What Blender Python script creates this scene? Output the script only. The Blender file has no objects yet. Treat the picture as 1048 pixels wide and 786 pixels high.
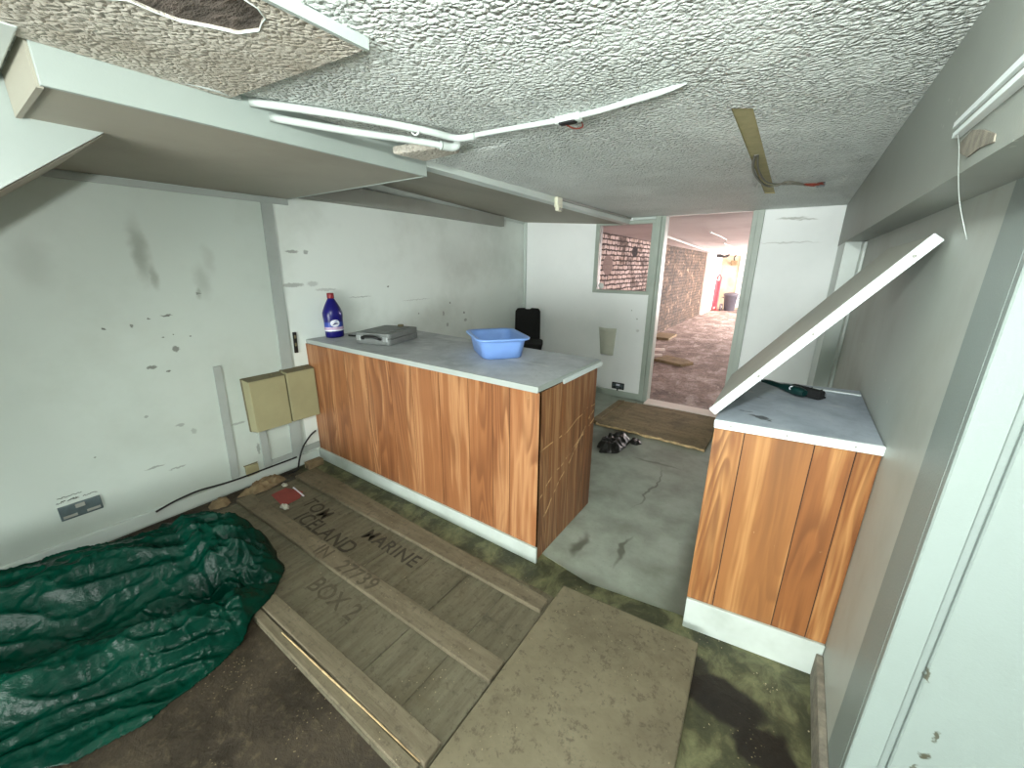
import bpy, bmesh, math, random
from mathutils import Vector, Matrix, noise as mn

random.seed(7)
S = bpy.context.scene
COL = S.collection

# ------------------------------------------------------------------ camera, light, exposure
cam_d = bpy.data.cameras.new('camera')
cam = bpy.data.objects.new('camera', cam_d)
COL.objects.link(cam)
YAW, PIT, ROL, FPX = 0.610670595, 0.291064426, 0.00663440579, 408.135305
cy, sy = math.cos(YAW), math.sin(YAW)
fwd = Vector((-sy * math.cos(PIT), cy * math.cos(PIT), -math.sin(PIT)))
rgt = Vector((cy, sy, 0)); upv = rgt.cross(fwd)
c_, s_ = math.cos(ROL), math.sin(ROL)
r2 = c_ * rgt + s_ * upv; u2 = -s_ * rgt + c_ * upv
cam.matrix_world = Matrix(((r2.x, u2.x, -fwd.x, 0), (r2.y, u2.y, -fwd.y, 0), (r2.z, u2.z, -fwd.z, 1.5), (0, 0, 0, 1)))
cam_d.sensor_width = 36.0
cam_d.lens = 36.0 * FPX / 1048.0
cam_d.clip_start = 0.02
S.camera = cam

W = bpy.data.worlds.new('world'); S.world = W; W.use_nodes = True
W.node_tree.nodes['Background'].inputs[0].default_value = (1.0, 0.93, 0.92, 1)
W.node_tree.nodes['Background'].inputs[1].default_value = 3.0

def light(name, kind, loc, power, col, **kw):
    d = bpy.data.lights.new(name, kind); d.energy = power; d.color = col
    o = bpy.data.objects.new(name, d); o.location = loc; COL.objects.link(o)
    for k, v in kw.items():
        if k == 'rot': o.rotation_euler = v
        else: setattr(d, k, v)
    return o
# the bare lamp under the ceiling just above the camera (every shadow in the room points back to it)
light('ceiling_lamp_light', 'POINT', (-0.03, 0.0, 1.81), 86, (0.94, 1.0, 0.96), shadow_soft_size=0.035)
# added fill light behind the camera; no window stands there
light('added_fill_behind', 'AREA', (-0.3, -3.45, 0.85), 300, (0.95, 1.0, 0.97), shape='RECTANGLE', size=3.0, size_y=1.3, rot=(math.radians(108), 0, 0))
# added lights stand in for the back room's daylight; no side windows built
light('back_room_added_light', 'AREA', (1.72, 13.4, 1.15), 900, (1.0, 0.96, 0.95), shape='RECTANGLE', size=5.0, size_y=1.3, rot=(math.radians(90), 0, math.radians(90)))
light('back_room_added_light_near', 'AREA', (1.72, 6.6, 1.2), 30, (1.0, 0.95, 0.95), shape='RECTANGLE', size=2.2, size_y=1.2, rot=(math.radians(90), 0, math.radians(90)))

S.view_settings.view_transform = 'Standard'
S.view_settings.look = 'None'
S.view_settings.gamma = 1.0
S.view_settings.use_curve_mapping = False
S.view_settings.exposure = 0.17
S.cycles.max_bounces = 8
S.cycles.diffuse_bounces = 6

# ------------------------------------------------------------------ node helpers
def lin(c):
    return tuple(((v / 255) / 12.92 if v / 255 <= 0.04045 else ((v / 255 + 0.055) / 1.055) ** 2.4) for v in c) + (1.0,)

class NT:
    def __init__(s, name):
        s.m = bpy.data.materials.new(name); s.m.use_nodes = True
        s.t = s.m.node_tree; s.b = s.t.nodes['Principled BSDF']
        s.pos = s.t.nodes.new('ShaderNodeNewGeometry').outputs['Position']
    def new(s, t): return s.t.nodes.new('ShaderNode' + t)
    def put(s, sock, v):
        if hasattr(v, 'links'): s.t.links.new(v, sock)
        elif v is not None:
            if isinstance(v, (tuple, list)) and len(v) == 3 and len(sock.default_value) == 4: v = tuple(v) + (1,)
            sock.default_value = v
    def math(s, op, a, b=None, clamp=False):
        n = s.new('Math'); n.operation = op; n.use_clamp = clamp
        s.put(n.inputs[0], a)
        if b is not None: s.put(n.inputs[1], b)
        return n.outputs[0]
    def vmath(s, op, a, b=None):
        n = s.new('VectorMath'); n.operation = op
        s.put(n.inputs[0], a)
        if b is not None: s.put(n.inputs[1], b)
        return n.outputs['Value'] if op in ('LENGTH', 'DISTANCE', 'DOT_PRODUCT') else n.outputs[0]
    def map(s, scale=(1, 1, 1), loc=(0, 0, 0), rot=(0, 0, 0), vec=None):
        n = s.new('Mapping'); s.put(n.inputs['Vector'], vec if vec is not None else s.pos)
        n.inputs['Scale'].default_value = scale; n.inputs['Location'].default_value = loc; n.inputs['Rotation'].default_value = rot
        return n.outputs[0]
    def noise(s, scale=5, detail=4, rough=0.5, vec=None, dist=0.0, color=False):
        n = s.new('TexNoise'); s.put(n.inputs['Vector'], vec if vec is not None else s.pos)
        n.inputs['Scale'].default_value = scale; n.inputs['Detail'].default_value = detail
        n.inputs['Roughness'].default_value = rough; n.inputs['Distortion'].default_value = dist
        return n.outputs['Color' if color else 'Fac']
    def vor(s, scale=5, vec=None, feature='F1', out='Distance', rand=1.0):
        n = s.new('TexVoronoi'); n.feature = feature
        s.put(n.inputs['Vector'], vec if vec is not None else s.pos)
        n.inputs['Scale'].default_value = scale; n.inputs['Randomness'].default_value = rand
        return n.outputs[out]
    def ramp(s, fac, stops, interp='LINEAR'):
        n = s.new('ValToRGB'); s.put(n.inputs[0], fac); e = n.color_ramp; e.interpolation = interp
        while len(e.elements) < len(stops): e.elements.new(0.5)
        for el, (p, c) in zip(e.elements, stops):
            el.position = p; el.color = c if len(c) == 4 else tuple(c) + (1,)
        return n.outputs[0]
    def step(s, v, a, b):
        n = s.new('MapRange'); n.interpolation_type = 'SMOOTHSTEP'
        s.put(n.inputs[0], v); n.inputs[1].default_value = a; n.inputs[2].default_value = b
        return n.outputs[0]
    def mix(s, f, a, b, mode='MIX'):
        n = s.new('Mix'); n.data_type = 'RGBA'; n.blend_type = mode
        s.put(n.inputs[0], f); s.put(n.inputs[6], a); s.put(n.inputs[7], b)
        return n.outputs[2]
    def xyz(s, v=None):
        n = s.new('SeparateXYZ'); s.put(n.inputs[0], v if v is not None else s.pos); return n.outputs
    def bump(s, h, strength=0.5, dist=0.01, normal=None):
        n = s.new('Bump'); s.put(n.inputs['Height'], h); n.inputs['Strength'].default_value = strength
        n.inputs['Distance'].default_value = dist
        if normal is not None: s.put(n.inputs['Normal'], normal)
        return n.outputs[0]
    def warp(s, amount, scale, vec=None):
        c = s.noise(scale, 2, 0.5, vec, color=True)
        c = s.vmath('SUBTRACT', c, (0.5, 0.5, 0.5))
        c = s.vmath('MULTIPLY', c, (amount, amount, amount))
        return s.vmath('ADD', vec if vec is not None else s.pos, c)
    def spots(s, lst, vec=None, lo=0.55, hi=1.0):
        """mask that is 1 inside any of the ellipsoids ((cx,cy,cz),(sx,sy,sz),strength)"""
        out = None
        for c, r, k in lst:
            d = s.vmath('SUBTRACT', vec if vec is not None else s.pos, c)
            d = s.vmath('DIVIDE', d, r)
            d = s.vmath('LENGTH', d)
            f = s.math('SUBTRACT', 1.0, s.step(d, lo, hi)); f = s.math('MULTIPLY', f, k)
            out = f if out is None else s.math('MAXIMUM', out, f)
        return out
    def done(s, color=None, rough=0.6, normal=None, metal=0.0, spec=None):
        if color is not None: s.put(s.b.inputs['Base Color'], color)
        s.put(s.b.inputs['Roughness'], rough); s.put(s.b.inputs['Metallic'], metal)
        if spec is not None: s.b.inputs['Specular IOR Level'].default_value = spec
        if normal is not None: s.put(s.b.inputs['Normal'], normal)
        return s.m

def plain(name, rgb, rough=0.55, metal=0.0, var=0.08, scale=14, bump=0.0, spec=None):
    n = NT(name); c = lin(rgb)
    d = tuple(v * (1 - var * 2) for v in c[:3]) + (1,)
    f = n.noise(scale, 4, 0.6)
    col = n.ramp(f, [(0.3, d), (0.7, c)])
    nm = n.bump(n.noise(scale * 8, 3, 0.6), bump, 0.004) if bump else None
    return n.done(col, rough, nm, metal, spec)

M = {}
# --- painted surfaces
def paint(name, rgb, dirty, amount=0.35, rough=0.5, grain=0.12, extra=None):
    n = NT(name)
    f = n.noise(1.6, 5, 0.62)
    col = n.mix(n.math('MULTIPLY', n.step(f, 0.42, 0.75), amount), lin(rgb), lin(dirty))
    f2 = n.noise(38, 3, 0.7)
    col = n.mix(n.math('MULTIPLY', n.step(f2, 0.68, 0.8), 0.35), col, lin(dirty))
    if extra: col = extra(n, col)
    nm = n.bump(n.noise(160, 3, 0.6), grain, 0.002)
    return n.done(col, rough, nm)

def left_wall_marks(n, col):
    X = -2.92
    far_brighten = n.step(n.xyz()[1], 1.405, 1.408)  # far part of the wall painted lighter to offset the lamp's falloff
    col = n.mix(far_brighten, col, n.mix(n.step(n.noise(1.8, 4, .6), .4, .8), lin((226, 233, 228)), lin((204, 211, 204))))
    w = n.warp(0.05, 14)
    soft = [((X, .69, 1.55), (.1, .055, .22), .55), ((X, .72, 1.42), (.1, .03, .1), .5), ((X, .95, 1.40), (.1, .06, .14), .3), ((X, .30, 1.5), (.1, .10, .2), .22),
            ((X, .92, 1.33), (.1, .022, .05), .5), ((X, 1.0, 1.52), (.1, .04, .12), .2), ((X, .1, .6), (.1, .3, .5), .12), ((X, 3.2, 1.5), (.1, .5, .3), .16)]
    m = n.spots(soft, w, 0.15, 1.0)
    col = n.mix(m, col, lin((112, 112, 100)))
    hard = [((X, .747, 1.016), (.1, .022, .022), .8), ((X, .62, .93), (.1, .026, .013), .85), ((X, .69, .893), (.1, .012, .008), .9), ((X, .471, 1.165), (.1, .012, .006), 1),
            ((X, .583, 1.167), (.1, .012, .011), .8), ((X, .74, 1.21), (.1, .03, .007), .9), ((X, .66, 1.20), (.1, .008, .006), .9), ((X, .75, 1.10), (.1, .006, .006), 1),
            ((X, .83, 1.08), (.1, .007, .006), 1), ((X, .70, 1.09), (.1, .008, .006), .9), ((X, .914, 1.325), (.1, .018, .005), .7), ((X, .54, .655), (.1, .012, .008), .5), ((X, .68, .56), (.1, .028, .012), .45),
            ((X, .74, .50), (.1, .02, .02), .35), ((X, .52, .345), (.1, .055, .006), .55), ((X, .62, .30), (.1, .05, .006), .5), ((X, .30, .50), (.1, .006, .006), .7), ((X, .98, .47), (.1, .055, .008), .45), ((X, 1.07, .25), (.1, .012, .05), .6),
            ((X, 1.50, 1.577), (.1, .055, .012), .6), ((X, 1.60, 1.575), (.1, .022, .018), .6), ((X, 1.62, 1.355), (.1, .05, .022), .3), ((X, 1.48, 1.352), (.1, .09, .018), .5), ((X, 1.72, 1.31), (.1, .10, .012), .3),
            ((X, 2.0, 1.24), (.1, .12, .005), .45), ((X, 2.29, 1.31), (.1, .012, .008), .8), ((X, 2.95, 1.02), (.1, .012, .03), .6), ((X, 3.26, 1.0), (.1, .02, .014), .7), ((X, 3.28, .92), (.1, .03, .02), .5), ((X, 3.0, .90), (.1, .02, .025), .5), ((X, 2.62, 1.05), (.1, .01, .01), .7), ((X, 3.05, 1.12), (.1, .012, .01), .8), ((X, 2.6, 1.18), (.1, .2, .004), .3)]
    m = n.spots(hard, n.warp(0.02, 60), 0.6, 1.0)
    return n.mix(m, col, lin((96, 98, 91)))

def right_wall_marks(n, col):
    w = n.warp(0.03, 30)
    v = n.vor(26, w)
    m = n.math('MULTIPLY', n.math('SUBTRACT', 1.0, n.step(v, 0.10, 0.16)), n.step(n.noise(2.3, 2), 0.56, 0.66))
    col = n.mix(n.math('MULTIPLY', m, 0.5), col, lin((222, 222, 212)))
    f = n.noise(5, 4, 0.6, n.map((1, 1, 0.35)))
    return n.mix(n.math('MULTIPLY', n.step(f, 0.55, 0.8), 0.3), col, lin((146, 138, 120)))

def return_marks(n, col):
    y = 1.105
    m = n.spots([((.43, y, .47), (.008, .1, .02), .9), ((.425, y, .40), (.012, .1, .016), .95), ((.42, y, .34), (.006, .1, .03), .8), ((.385, y, .62), (.006, .1, .025), .9), ((.46, y, .95), (.02, .1, .006), .4)], n.warp(0.03, 60), 0.5, 1.0)
    return n.mix(m, col, lin((64, 62, 44)))

M['wall_left'] = paint('wall_left_paint', (190, 200, 193), (164, 172, 162), .45, .45, .10, left_wall_marks)
def back_wall_marks_shadows(n, col):
    y = YB_
    m = n.spots([((-.16, y, 1.90), (.14, .2, .014), .55), ((-.05, y, 1.885), (.10, .2, .010), .5), ((-.15, y, 1.70), (.28, .2, .008), .35), ((-1.42, y, .93), (.012, .2, .010), .6), ((-1.40, y, .80), (.02, .2, .02), .3), ((-1.48, y, 1.02), (.008, .2, .008), .7)], n.warp(.04, 14), .4, 1.0)  # thin upper streaks are painted wire shadows; the lower spots are wall marks
    return n.mix(m, col, lin((120, 118, 104)))
YB_ = 4.431
M['wall_back'] = paint('wall_back_paint', (246, 249, 248), (226, 231, 230), .35, .5, .10, back_wall_marks_shadows)
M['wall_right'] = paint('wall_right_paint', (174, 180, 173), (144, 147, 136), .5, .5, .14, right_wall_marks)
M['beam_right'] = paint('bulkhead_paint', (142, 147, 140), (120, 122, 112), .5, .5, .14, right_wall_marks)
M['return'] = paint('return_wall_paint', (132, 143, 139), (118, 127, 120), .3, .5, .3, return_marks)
M['white'] = paint('white_gloss_paint', (200, 209, 204), (174, 182, 177), .4, .35, .08)
M['white_near_lamp'] = paint('near_lamp_white_paint', (160, 170, 165), (140, 149, 143), .4, .4, .08)  # white paint darkened in colour against overexposure close to the lamp
M['soffit'] = paint('soffit_board_paint', (156, 152, 138), (132, 128, 113), .5, .6, .06)
M['grey_paint'] = paint('grey_frame_paint', (168, 178, 168), (128, 136, 124), .5, .4, .06)
M['trunk'] = paint('grey_trunking_paint', (150, 152, 144), (120, 120, 112), .4, .5, .05)
M['strip'] = paint('off_white_strip_paint', (164, 171, 167), (128, 133, 127), .6, .5, .06)
M['kick'] = paint('pale_kickboard_paint', (190, 198, 192), (136, 142, 130), .7, .45, .06)

def artex(name, rgb, dirty, amount, strength, dirt_scale=1.3):
    n = NT(name)
    w = n.warp(0.035, 22)
    v = n.vor(74, w, 'F1')
    a = n.noise(60, 5, 0.65, n.warp(0.05, 9))
    big = n.noise(9, 3, 0.55, n.map((0.35, 1, 1)))
    patchy = n.step(n.noise(2.6, 3, .6), .25, .6)
    h = n.math('ADD', n.math('MULTIPLY', n.math('MULTIPLY', n.math('SUBTRACT', 1.0, v), n.math('ADD', .35, n.math('MULTIPLY', patchy, .65))), 0.62), n.math('MULTIPLY', a, 0.32))
    h = n.math('ADD', h, n.math('MULTIPLY', big, 0.45))
    f = n.noise(dirt_scale, 4, 0.6)
    col = n.mix(n.math('MULTIPLY', n.step(f, 0.4, 0.75), amount), lin(rgb), lin(dirty))
    col = n.mix(n.math('MULTIPLY', n.step(a, 0.52, 0.4), 0.25), col, lin(dirty))
    return n.done(col, 0.55, n.bump(h, strength, 0.038))
M['ceiling'] = artex('textured_ceiling_coating', (230, 236, 232), (204, 210, 202), .4, 1.0)
M['ceiling_patch'] = artex('stained_ceiling_coating', (196, 190, 178), (150, 138, 120), .7, .6, 4)
M['bare_ceiling'] = plain('bare_olive_plaster', (186, 176, 132), .8, var=.12, scale=20, bump=.2)
n = NT('dark_exposed_lath'); f = n.noise(14, 5, .65, n.map((1, 2.2, 1))); M['lath'] = n.done(n.ramp(f, [(.25, lin((44, 38, 32))), (.55, lin((98, 88, 80))), (.8, lin((128, 112, 104)))]), .9, n.bump(f, .8, .03))

# --- floors
def floor_main():
    n = NT('dirty_slab_floor')
    p = n.warp(.12, 5); x, y, z = n.xyz(p)
    a = n.noise(3.2, 6, .65, n.warp(.3, 3)); b = n.noise(26, 5, .7)
    col = n.ramp(a, [(.28, lin((27, 21, 14))), (.5, lin((47, 38, 27))), (.68, lin((66, 56, 41))), (.85, lin((92, 81, 62)))])
    col = n.mix(n.math('MULTIPLY', n.step(b, .5, .75), .45), col, lin((104, 92, 70)))
    # green-grey stone slab strip by the counters
    g = n.ramp(n.noise(6, 6, .68, n.map((1, .6, 1), vec=n.warp(.2, 6))), [(.25, lin((28, 28, 18))), (.45, lin((62, 64, 42))), (.60, lin((108, 108, 76))), (.78, lin((138, 134, 100)))])
    m = n.math('MAXIMUM', n.step(y, 1.22, 1.34), n.step(x, -.40, -.22))
    col = n.mix(m, col, g)
    # long dark hole-like stain in front of the right counter
    st = n.spots([((.02, 1.30, 0), (.17, .10, .2), 1), ((.16, 1.20, 0), (.12, .10, .2), 1), ((-.1, 1.36, 0), (.1, .09, .2), .9), ((.24, 1.13, 0), (.06, .05, .2), .9)], n.warp(.10, 9), .7, 1.0)
    col = n.mix(st, col, lin((18, 15, 9)))
    # crumbs of plaster
    v = n.vor(34, n.warp(.02, 30)); cr = n.math('MULTIPLY', n.math('SUBTRACT', 1, n.step(v, .05, .10)), n.step(n.noise(4, 3), .5, .6))
    col = n.mix(cr, col, lin((178, 166, 138)))
    v2 = n.vor(70); cr2 = n.math('MULTIPLY', n.math('SUBTRACT', 1, n.step(v2, .10, .2)), n.step(n.noise(5, 3, .5, n.map(loc=(3, 1, 0))), .5, .62))
    col = n.mix(n.math('MULTIPLY', cr2, .6), col, lin((160, 146, 112)))
    return n.done(col, n.ramp(a, [(.3, (.35,) * 3), (.7, (.8,) * 3)]), n.bump(n.math('ADD', a, n.math('MULTIPLY', b, .6)), .5, .02))
M['floor'] = floor_main()
def lino():
    n = NT('worn_grey_vinyl'); x, y, z = n.xyz(n.warp(.06, 6))
    a = n.noise(4, 5, .6)
    col = n.ramp(a, [(.3, lin((122, 127, 114))), (.55, lin((150, 156, 144))), (.75, lin((166, 171, 161)))])
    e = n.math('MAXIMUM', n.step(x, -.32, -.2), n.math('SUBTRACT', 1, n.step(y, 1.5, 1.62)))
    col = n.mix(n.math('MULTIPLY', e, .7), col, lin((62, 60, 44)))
    d = n.spots([((-1.15, 3.2, 0), (.3, .42, .2), .8), ((-.78, 1.75, 0), (.04, .16, .2), .7), ((-.62, 2.6, 0), (.012, .4, .2), .6), ((-.55, 1.85, 0), (.02, .18, .2), .7), ((-.7, 3.0, 0), (.25, .02, .2), .5)], n.warp(.16, 6), .3, 1)
    col = n.mix(d, col, lin((60, 56, 40)))
    f = n.noise(60, 3, .6)
    col = n.mix(n.math('MULTIPLY', n.step(f, .6, .75), .25), col, lin((90, 92, 78)))
    return n.done(col, .42, n.bump(a, .15, .01))
M['lino'] = lino()
def wood_dirty(name, cols, stretch=(1, 8, 1), dirt=(70, 60, 40), amt=.5, bumpk=.4):
    n = NT(name)
    oi = n.new('ObjectInfo'); off = n.vmath('MULTIPLY', oi.outputs['Location'], (3.1, 2.7, 1)) 
    p = n.vmath('ADD', n.map(stretch), off)
    a = n.noise(3, 6, .68, p); b = n.noise(22, 4, .65); c = n.noise(5, 5, .6, n.warp(.2, 5))
    col = n.ramp(a, [(.28, lin(cols[0])), (.5, lin(cols[1])), (.75, lin(cols[2]))])
    col = n.mix(n.math('MULTIPLY', n.step(c, .48, .7), amt), col, lin(dirt))
    gr = n.noise(34, 6, .75); col = n.mix(n.math('MULTIPLY', n.step(gr, .52, .66), .5), col, lin(tuple(v_ * .62 for v_ in dirt)))
    bl = n.step(n.noise(4.3, 6, .75, n.map(loc=(4, 9, 0))), .60, .68); col = n.mix(n.math('MULTIPLY', bl, .45), col, lin(tuple(v_ * .6 for v_ in dirt)))
    v = n.vor(48, n.warp(.03, 30)); cr = n.math('MULTIPLY', n.math('SUBTRACT', 1, n.step(v, .06, .12)), n.step(n.noise(5, 3), .52, .62))
    col = n.mix(n.math('MULTIPLY', cr, .7), col, lin((176, 162, 130)))
    return n.done(col, .8, n.bump(n.math('ADD', a, b), bumpk, .008))
M['lid_board'] = wood_dirty('dusty_softwood_boards', [(72, 67, 51), (93, 87, 69), (110, 103, 84)], (8, 1, 1), (76, 68, 48), .6)
M['lid_batten'] = wood_dirty('dusty_softwood_battens', [(82, 73, 56), (101, 92, 73), (118, 107, 88)], (1, 8, 1), (84, 74, 56), .5)
M['panel_board'] = wood_dirty('dusty_olive_board', [(94, 86, 67), (108, 100, 79), (119, 111, 90)], (1, 1, 1), (76, 69, 51), .45, .2)
M['ramp'] = wood_dirty('dusty_brown_ply', [(106, 92, 66), (132, 114, 84), (150, 130, 98)], (1, 5, 1), (84, 70, 48), .6, .25)
M['raw_edge'] = plain('split_raw_timber', (206, 178, 132), .8, var=.25, scale=30, bump=.3)
M['ink'] = plain('faded_dark_brushed_paint', (58, 51, 38), .8, var=.2, scale=60)
M['ink_faint'] = plain('very_faded_brushed_paint', (78, 70, 53), .8, var=.2, scale=60)

def wood_laminate(name, base, light_, dark, along='x'):
    n = NT(name)
    at = n.new('Attribute'); at.attribute_name = 'plank'; rnd = at.outputs['Fac']
    off = n.new('CombineXYZ'); n.put(off.inputs[0], n.math('MULTIPLY', rnd, 31.7)); n.put(off.inputs[2], n.math('MULTIPLY', rnd, 17.3)); n.put(off.inputs[1], n.math('MULTIPLY', rnd, 23.1))
    p = n.vmath('ADD', n.pos, off.outputs[0])
    pw = n.warp(.07, 2.2, n.map((1, 1, .55), vec=p))
    streak = n.noise(11, 3, .55, n.map((1, 1, .07), vec=pw))
    ring = n.noise(5.5, 2, .5, n.map((1, 1, .16), vec=pw))
    rings = n.math('FRACT', n.math('MULTIPLY', ring, 16))
    rings = n.math('MULTIPLY', n.step(rings, .0, .75), n.math('SUBTRACT', 1, n.step(rings, .8, 1.0)))
    fine = n.noise(130, 4, .6, n.map((1, 1, .03), vec=p))
    col = n.ramp(streak, [(.32, lin(dark)), (.44, lin(base)), (.50, lin(base)), (.57, lin(light_)), (.63, lin(base)), (.70, lin(light_)), (.78, lin(dark))])
    col = n.mix(n.math('MULTIPLY', n.math('MULTIPLY', rings, n.step(n.noise(4, 2, .5, n.map((1, 1, .3), vec=p)), .45, .6)), .75), col, lin(dark))
    col = n.mix(n.math('MULTIPLY', n.step(fine, .5, .72), .35), col, lin(dark))
    col = n.mix(n.math('MULTIPLY', n.math('SUBTRACT', rnd, .5), .55), col, lin(light_))
    return n
def fin(n_col):
    return n_col
def lam(name, base, light_, dark, scratches=False):
    n = wood_laminate(name, base, light_, dark)
    col = None
    for nd in n.t.nodes:
        if nd.bl_idname == 'ShaderNodeMix': last = nd
    col = last.outputs[2]
    if scratches:
        p = n.warp(.1, 4); x, y, z = n.xyz(p)
        d1 = n.math('ABSOLUTE', n.math('SUBTRACT', z, n.math('ADD', .37, n.math('MULTIPLY', n.math('SUBTRACT', y, 1.5), .35))))
        m = n.math('SUBTRACT', 1, n.step(d1, .003, .007))
        d2 = n.math('ABSOLUTE', n.math('SUBTRACT', z, n.math('ADD', .18, n.math('MULTIPLY', n.math('SUBTRACT', y, 1.5), .75))))
        m = n.math('MAXIMUM', m, n.math('SUBTRACT', 1, n.step(d2, .004, .010)))
        d3 = n.math('ABSOLUTE', n.math('SUBTRACT', z, n.math('ADD', .62, n.math('MULTIPLY', n.math('SUBTRACT', y, 1.5), .12))))
        m = n.math('MAXIMUM', m, n.math('SUBTRACT', 1, n.step(d3, .002, .004)))
        m = n.math('MULTIPLY', m, n.step(n.noise(14, 3, .6, n.map(loc=(5, 5, 5))), .42, .52))
        col = n.mix(n.math('MULTIPLY', m, .9), col, lin((226, 190, 140)))
    v = n.vor(16, n.warp(.03, 40)); sc = n.math('MULTIPLY', n.math('SUBTRACT', 1, n.step(v, .03, .06)), n.step(n.noise(2.6, 2), .55, .6))
    col = n.mix(n.math('MULTIPLY', sc, .5), col, lin((224, 192, 150)))
    return n.done(col, .38, None, 0, .4)
M['laminate'] = lam('wood_grain_laminate', (146, 95, 60), (176, 128, 88), (112, 69, 42))
M['laminate_right'] = lam('honey_wood_laminate', (132, 83, 46), (174, 126, 78), (98, 57, 31))
M['laminate_end'] = lam('scratched_wood_laminate', (142, 94, 60), (178, 134, 94), (108, 68, 42), True)
n = NT('dark_seam'); M['seam'] = n.done(lin((48, 26, 14)), .8)
def top_mat(name, a, b, c, marks=None):
    n = NT(name)
    f = n.noise(5, 6, .66, n.warp(.25, 4)); g = n.noise(50, 3, .65); s = n.noise(7, 4, .6, n.map((.3, 1.6, 1), rot=(0, 0, .5), vec=n.warp(.2, 3)))
    col = n.ramp(f, [(.28, lin(a)), (.5, lin(b)), (.72, lin(c))])
    col = n.mix(n.math('MULTIPLY', n.step(g, .55, .7), .3), col, lin(a))
    col = n.mix(n.math('MULTIPLY', n.step(s, .60, .68), .35), col, lin((214, 214, 210)))
    if marks: col = n.mix(n.spots(marks, n.warp(.05, 40), .4, 1.0), col, lin((60, 62, 66)))
    return n.done(col, .5, n.bump(g, .08, .003))
M['top_long'] = top_mat('dusty_grey_worktop', (146, 149, 151), (176, 179, 182), (196, 198, 200))
M['top_right'] = top_mat('blue_grey_worktop', (144, 153, 166), (174, 183, 195), (192, 199, 207), [((-.045, 1.68, .958), (.045, .014, .2), .9), ((-.02, 1.665, .958), (.02, .02, .2), .9), ((-.09, 1.72, .958), (.03, .008, .2), .7), ((.02, 1.80, .958), (.02, .005, .2), .5), ((-.05, 1.95, .958), (.03, .006, .2), .5)])
M['flap_face'] = plain('flap_grey_laminate', (176, 176, 166), .55, var=.06, scale=4)
M['edge'] = paint('white_edge_trim', (232, 240, 240), (206, 214, 214), .3, .35, .04)

# --- things
def tarp_mat():
    n = NT('wrinkled_green_plastic')
    f = n.noise(3, 4, .6); w = n.noise(16, 5, .62, n.map((1, .5, 1), rot=(0, 0, -.6), vec=n.warp(.12, 6))); w2 = n.noise(48, 4, .6, n.warp(.06, 14))
    w = n.math('ABSOLUTE', n.math('SUBTRACT', w, .5))
    col = n.ramp(f, [(.3, lin((0, 30, 22))), (.7, lin((1, 50, 37)))])
    h = n.math('ADD', n.math('MULTIPLY', w, 1.6), n.math('MULTIPLY', w2, .35))
    return n.done(col, .24, n.bump(h, .45, .012), 0, .10)
M['tarp'] = tarp_mat()
M['blue_bottle'] = plain('deep_blue_plastic', (20, 16, 108), .3, var=.1, spec=.5)
M['red_cap'] = plain('red_plastic', (140, 26, 36), .4, var=.05)
M['label_white'] = plain('white_print', (226, 228, 238), .4, var=.03)
M['label_pink'] = plain('pale_pink_print', (206, 178, 208), .4, var=.2, scale=40)
M['label_blue'] = plain('mid_blue_print', (48, 74, 178), .4, var=.2, scale=30)
M['case'] = plain('scuffed_grey_case', (112, 116, 114), .5, var=.1, scale=20, bump=.05)
M['black'] = plain('black_plastic', (20, 20, 20), .45, var=.1)
M['chair_cloth'] = plain('black_upholstery', (18, 18, 17), .85, var=.15, scale=40, bump=.2)
M['chrome'] = plain('dull_metal', (176, 180, 180), .35, .8, .05)
M['basin'] = plain('pale_blue_plastic', (122, 158, 220), .35, var=.05, scale=6)
M['cream'] = plain('aged_cream_enamel', (158, 153, 118), .5, var=.06, scale=6)
M['cream_dark'] = plain('brown_cream_enamel', (112, 104, 76), .6, var=.1)
M['socket_grey'] = plain('slate_grey_metal', (92, 106, 108), .4, .2, .15, 30)
M['cream_plastic'] = plain('yellowed_plastic', (222, 220, 196), .45, var=.04)
M['pvc'] = plain('white_painted_conduit', (198, 206, 202), .4, var=.06, scale=10)
M['cable'] = plain('black_cable_sheath', (18, 18, 18), .5)
M['cable_grey'] = plain('grey_cable_sheath', (120, 118, 106), .55)
M['copper'] = plain('brown_red_conductor', (140, 58, 40), .5, var=.2, scale=60)
M['paper_brown'] = plain('torn_brown_paper', (142, 122, 92), .9, var=.25, scale=16, bump=.3)
M['scar'] = plain('grey_brown_plaster', (142, 136, 122), .9, var=.25, scale=30, bump=.5)
M['red_paper'] = plain('faded_red_card', (136, 58, 52), .8, var=.12, scale=20)
M['foil'] = plain('crumpled_clear_film', (200, 198, 186), .3, var=.25, scale=50, bump=.4)
M['brush_green'] = plain('dark_green_brush_plastic', (8, 44, 42), .35, var=.1)
M['bristle'] = plain('black_bristles', (14, 16, 18), .9, var=.3, scale=120, bump=.5)
M['soot'] = plain('black_crumpled_plastic', (24, 22, 18), .4, var=.3, scale=30, bump=.5)
M['truck_red'] = plain('red_painted_tube', (206, 60, 74), .4, var=.08)
M['bin'] = plain('charcoal_bin_plastic', (76, 74, 82), .5, var=.08)
M['rubber'] = plain('grey_rubber', (96, 84, 84), .8)
M['dispenser'] = plain('cream_curved_plastic', (206, 208, 192), .4, var=.04)
n = NT('dusty_window_glass'); n.b.inputs['Transmission Weight'].default_value = 1.0; n.b.inputs['IOR'].default_value = 1.1; n.b.inputs['Alpha'].default_value = 1.0
n.done(lin((222, 216, 216)), .03); M['glass'] = n.m
n = NT('red_brown_junk'); M['sticker'] = n.done(lin((226, 226, 222)), .5)

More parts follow.
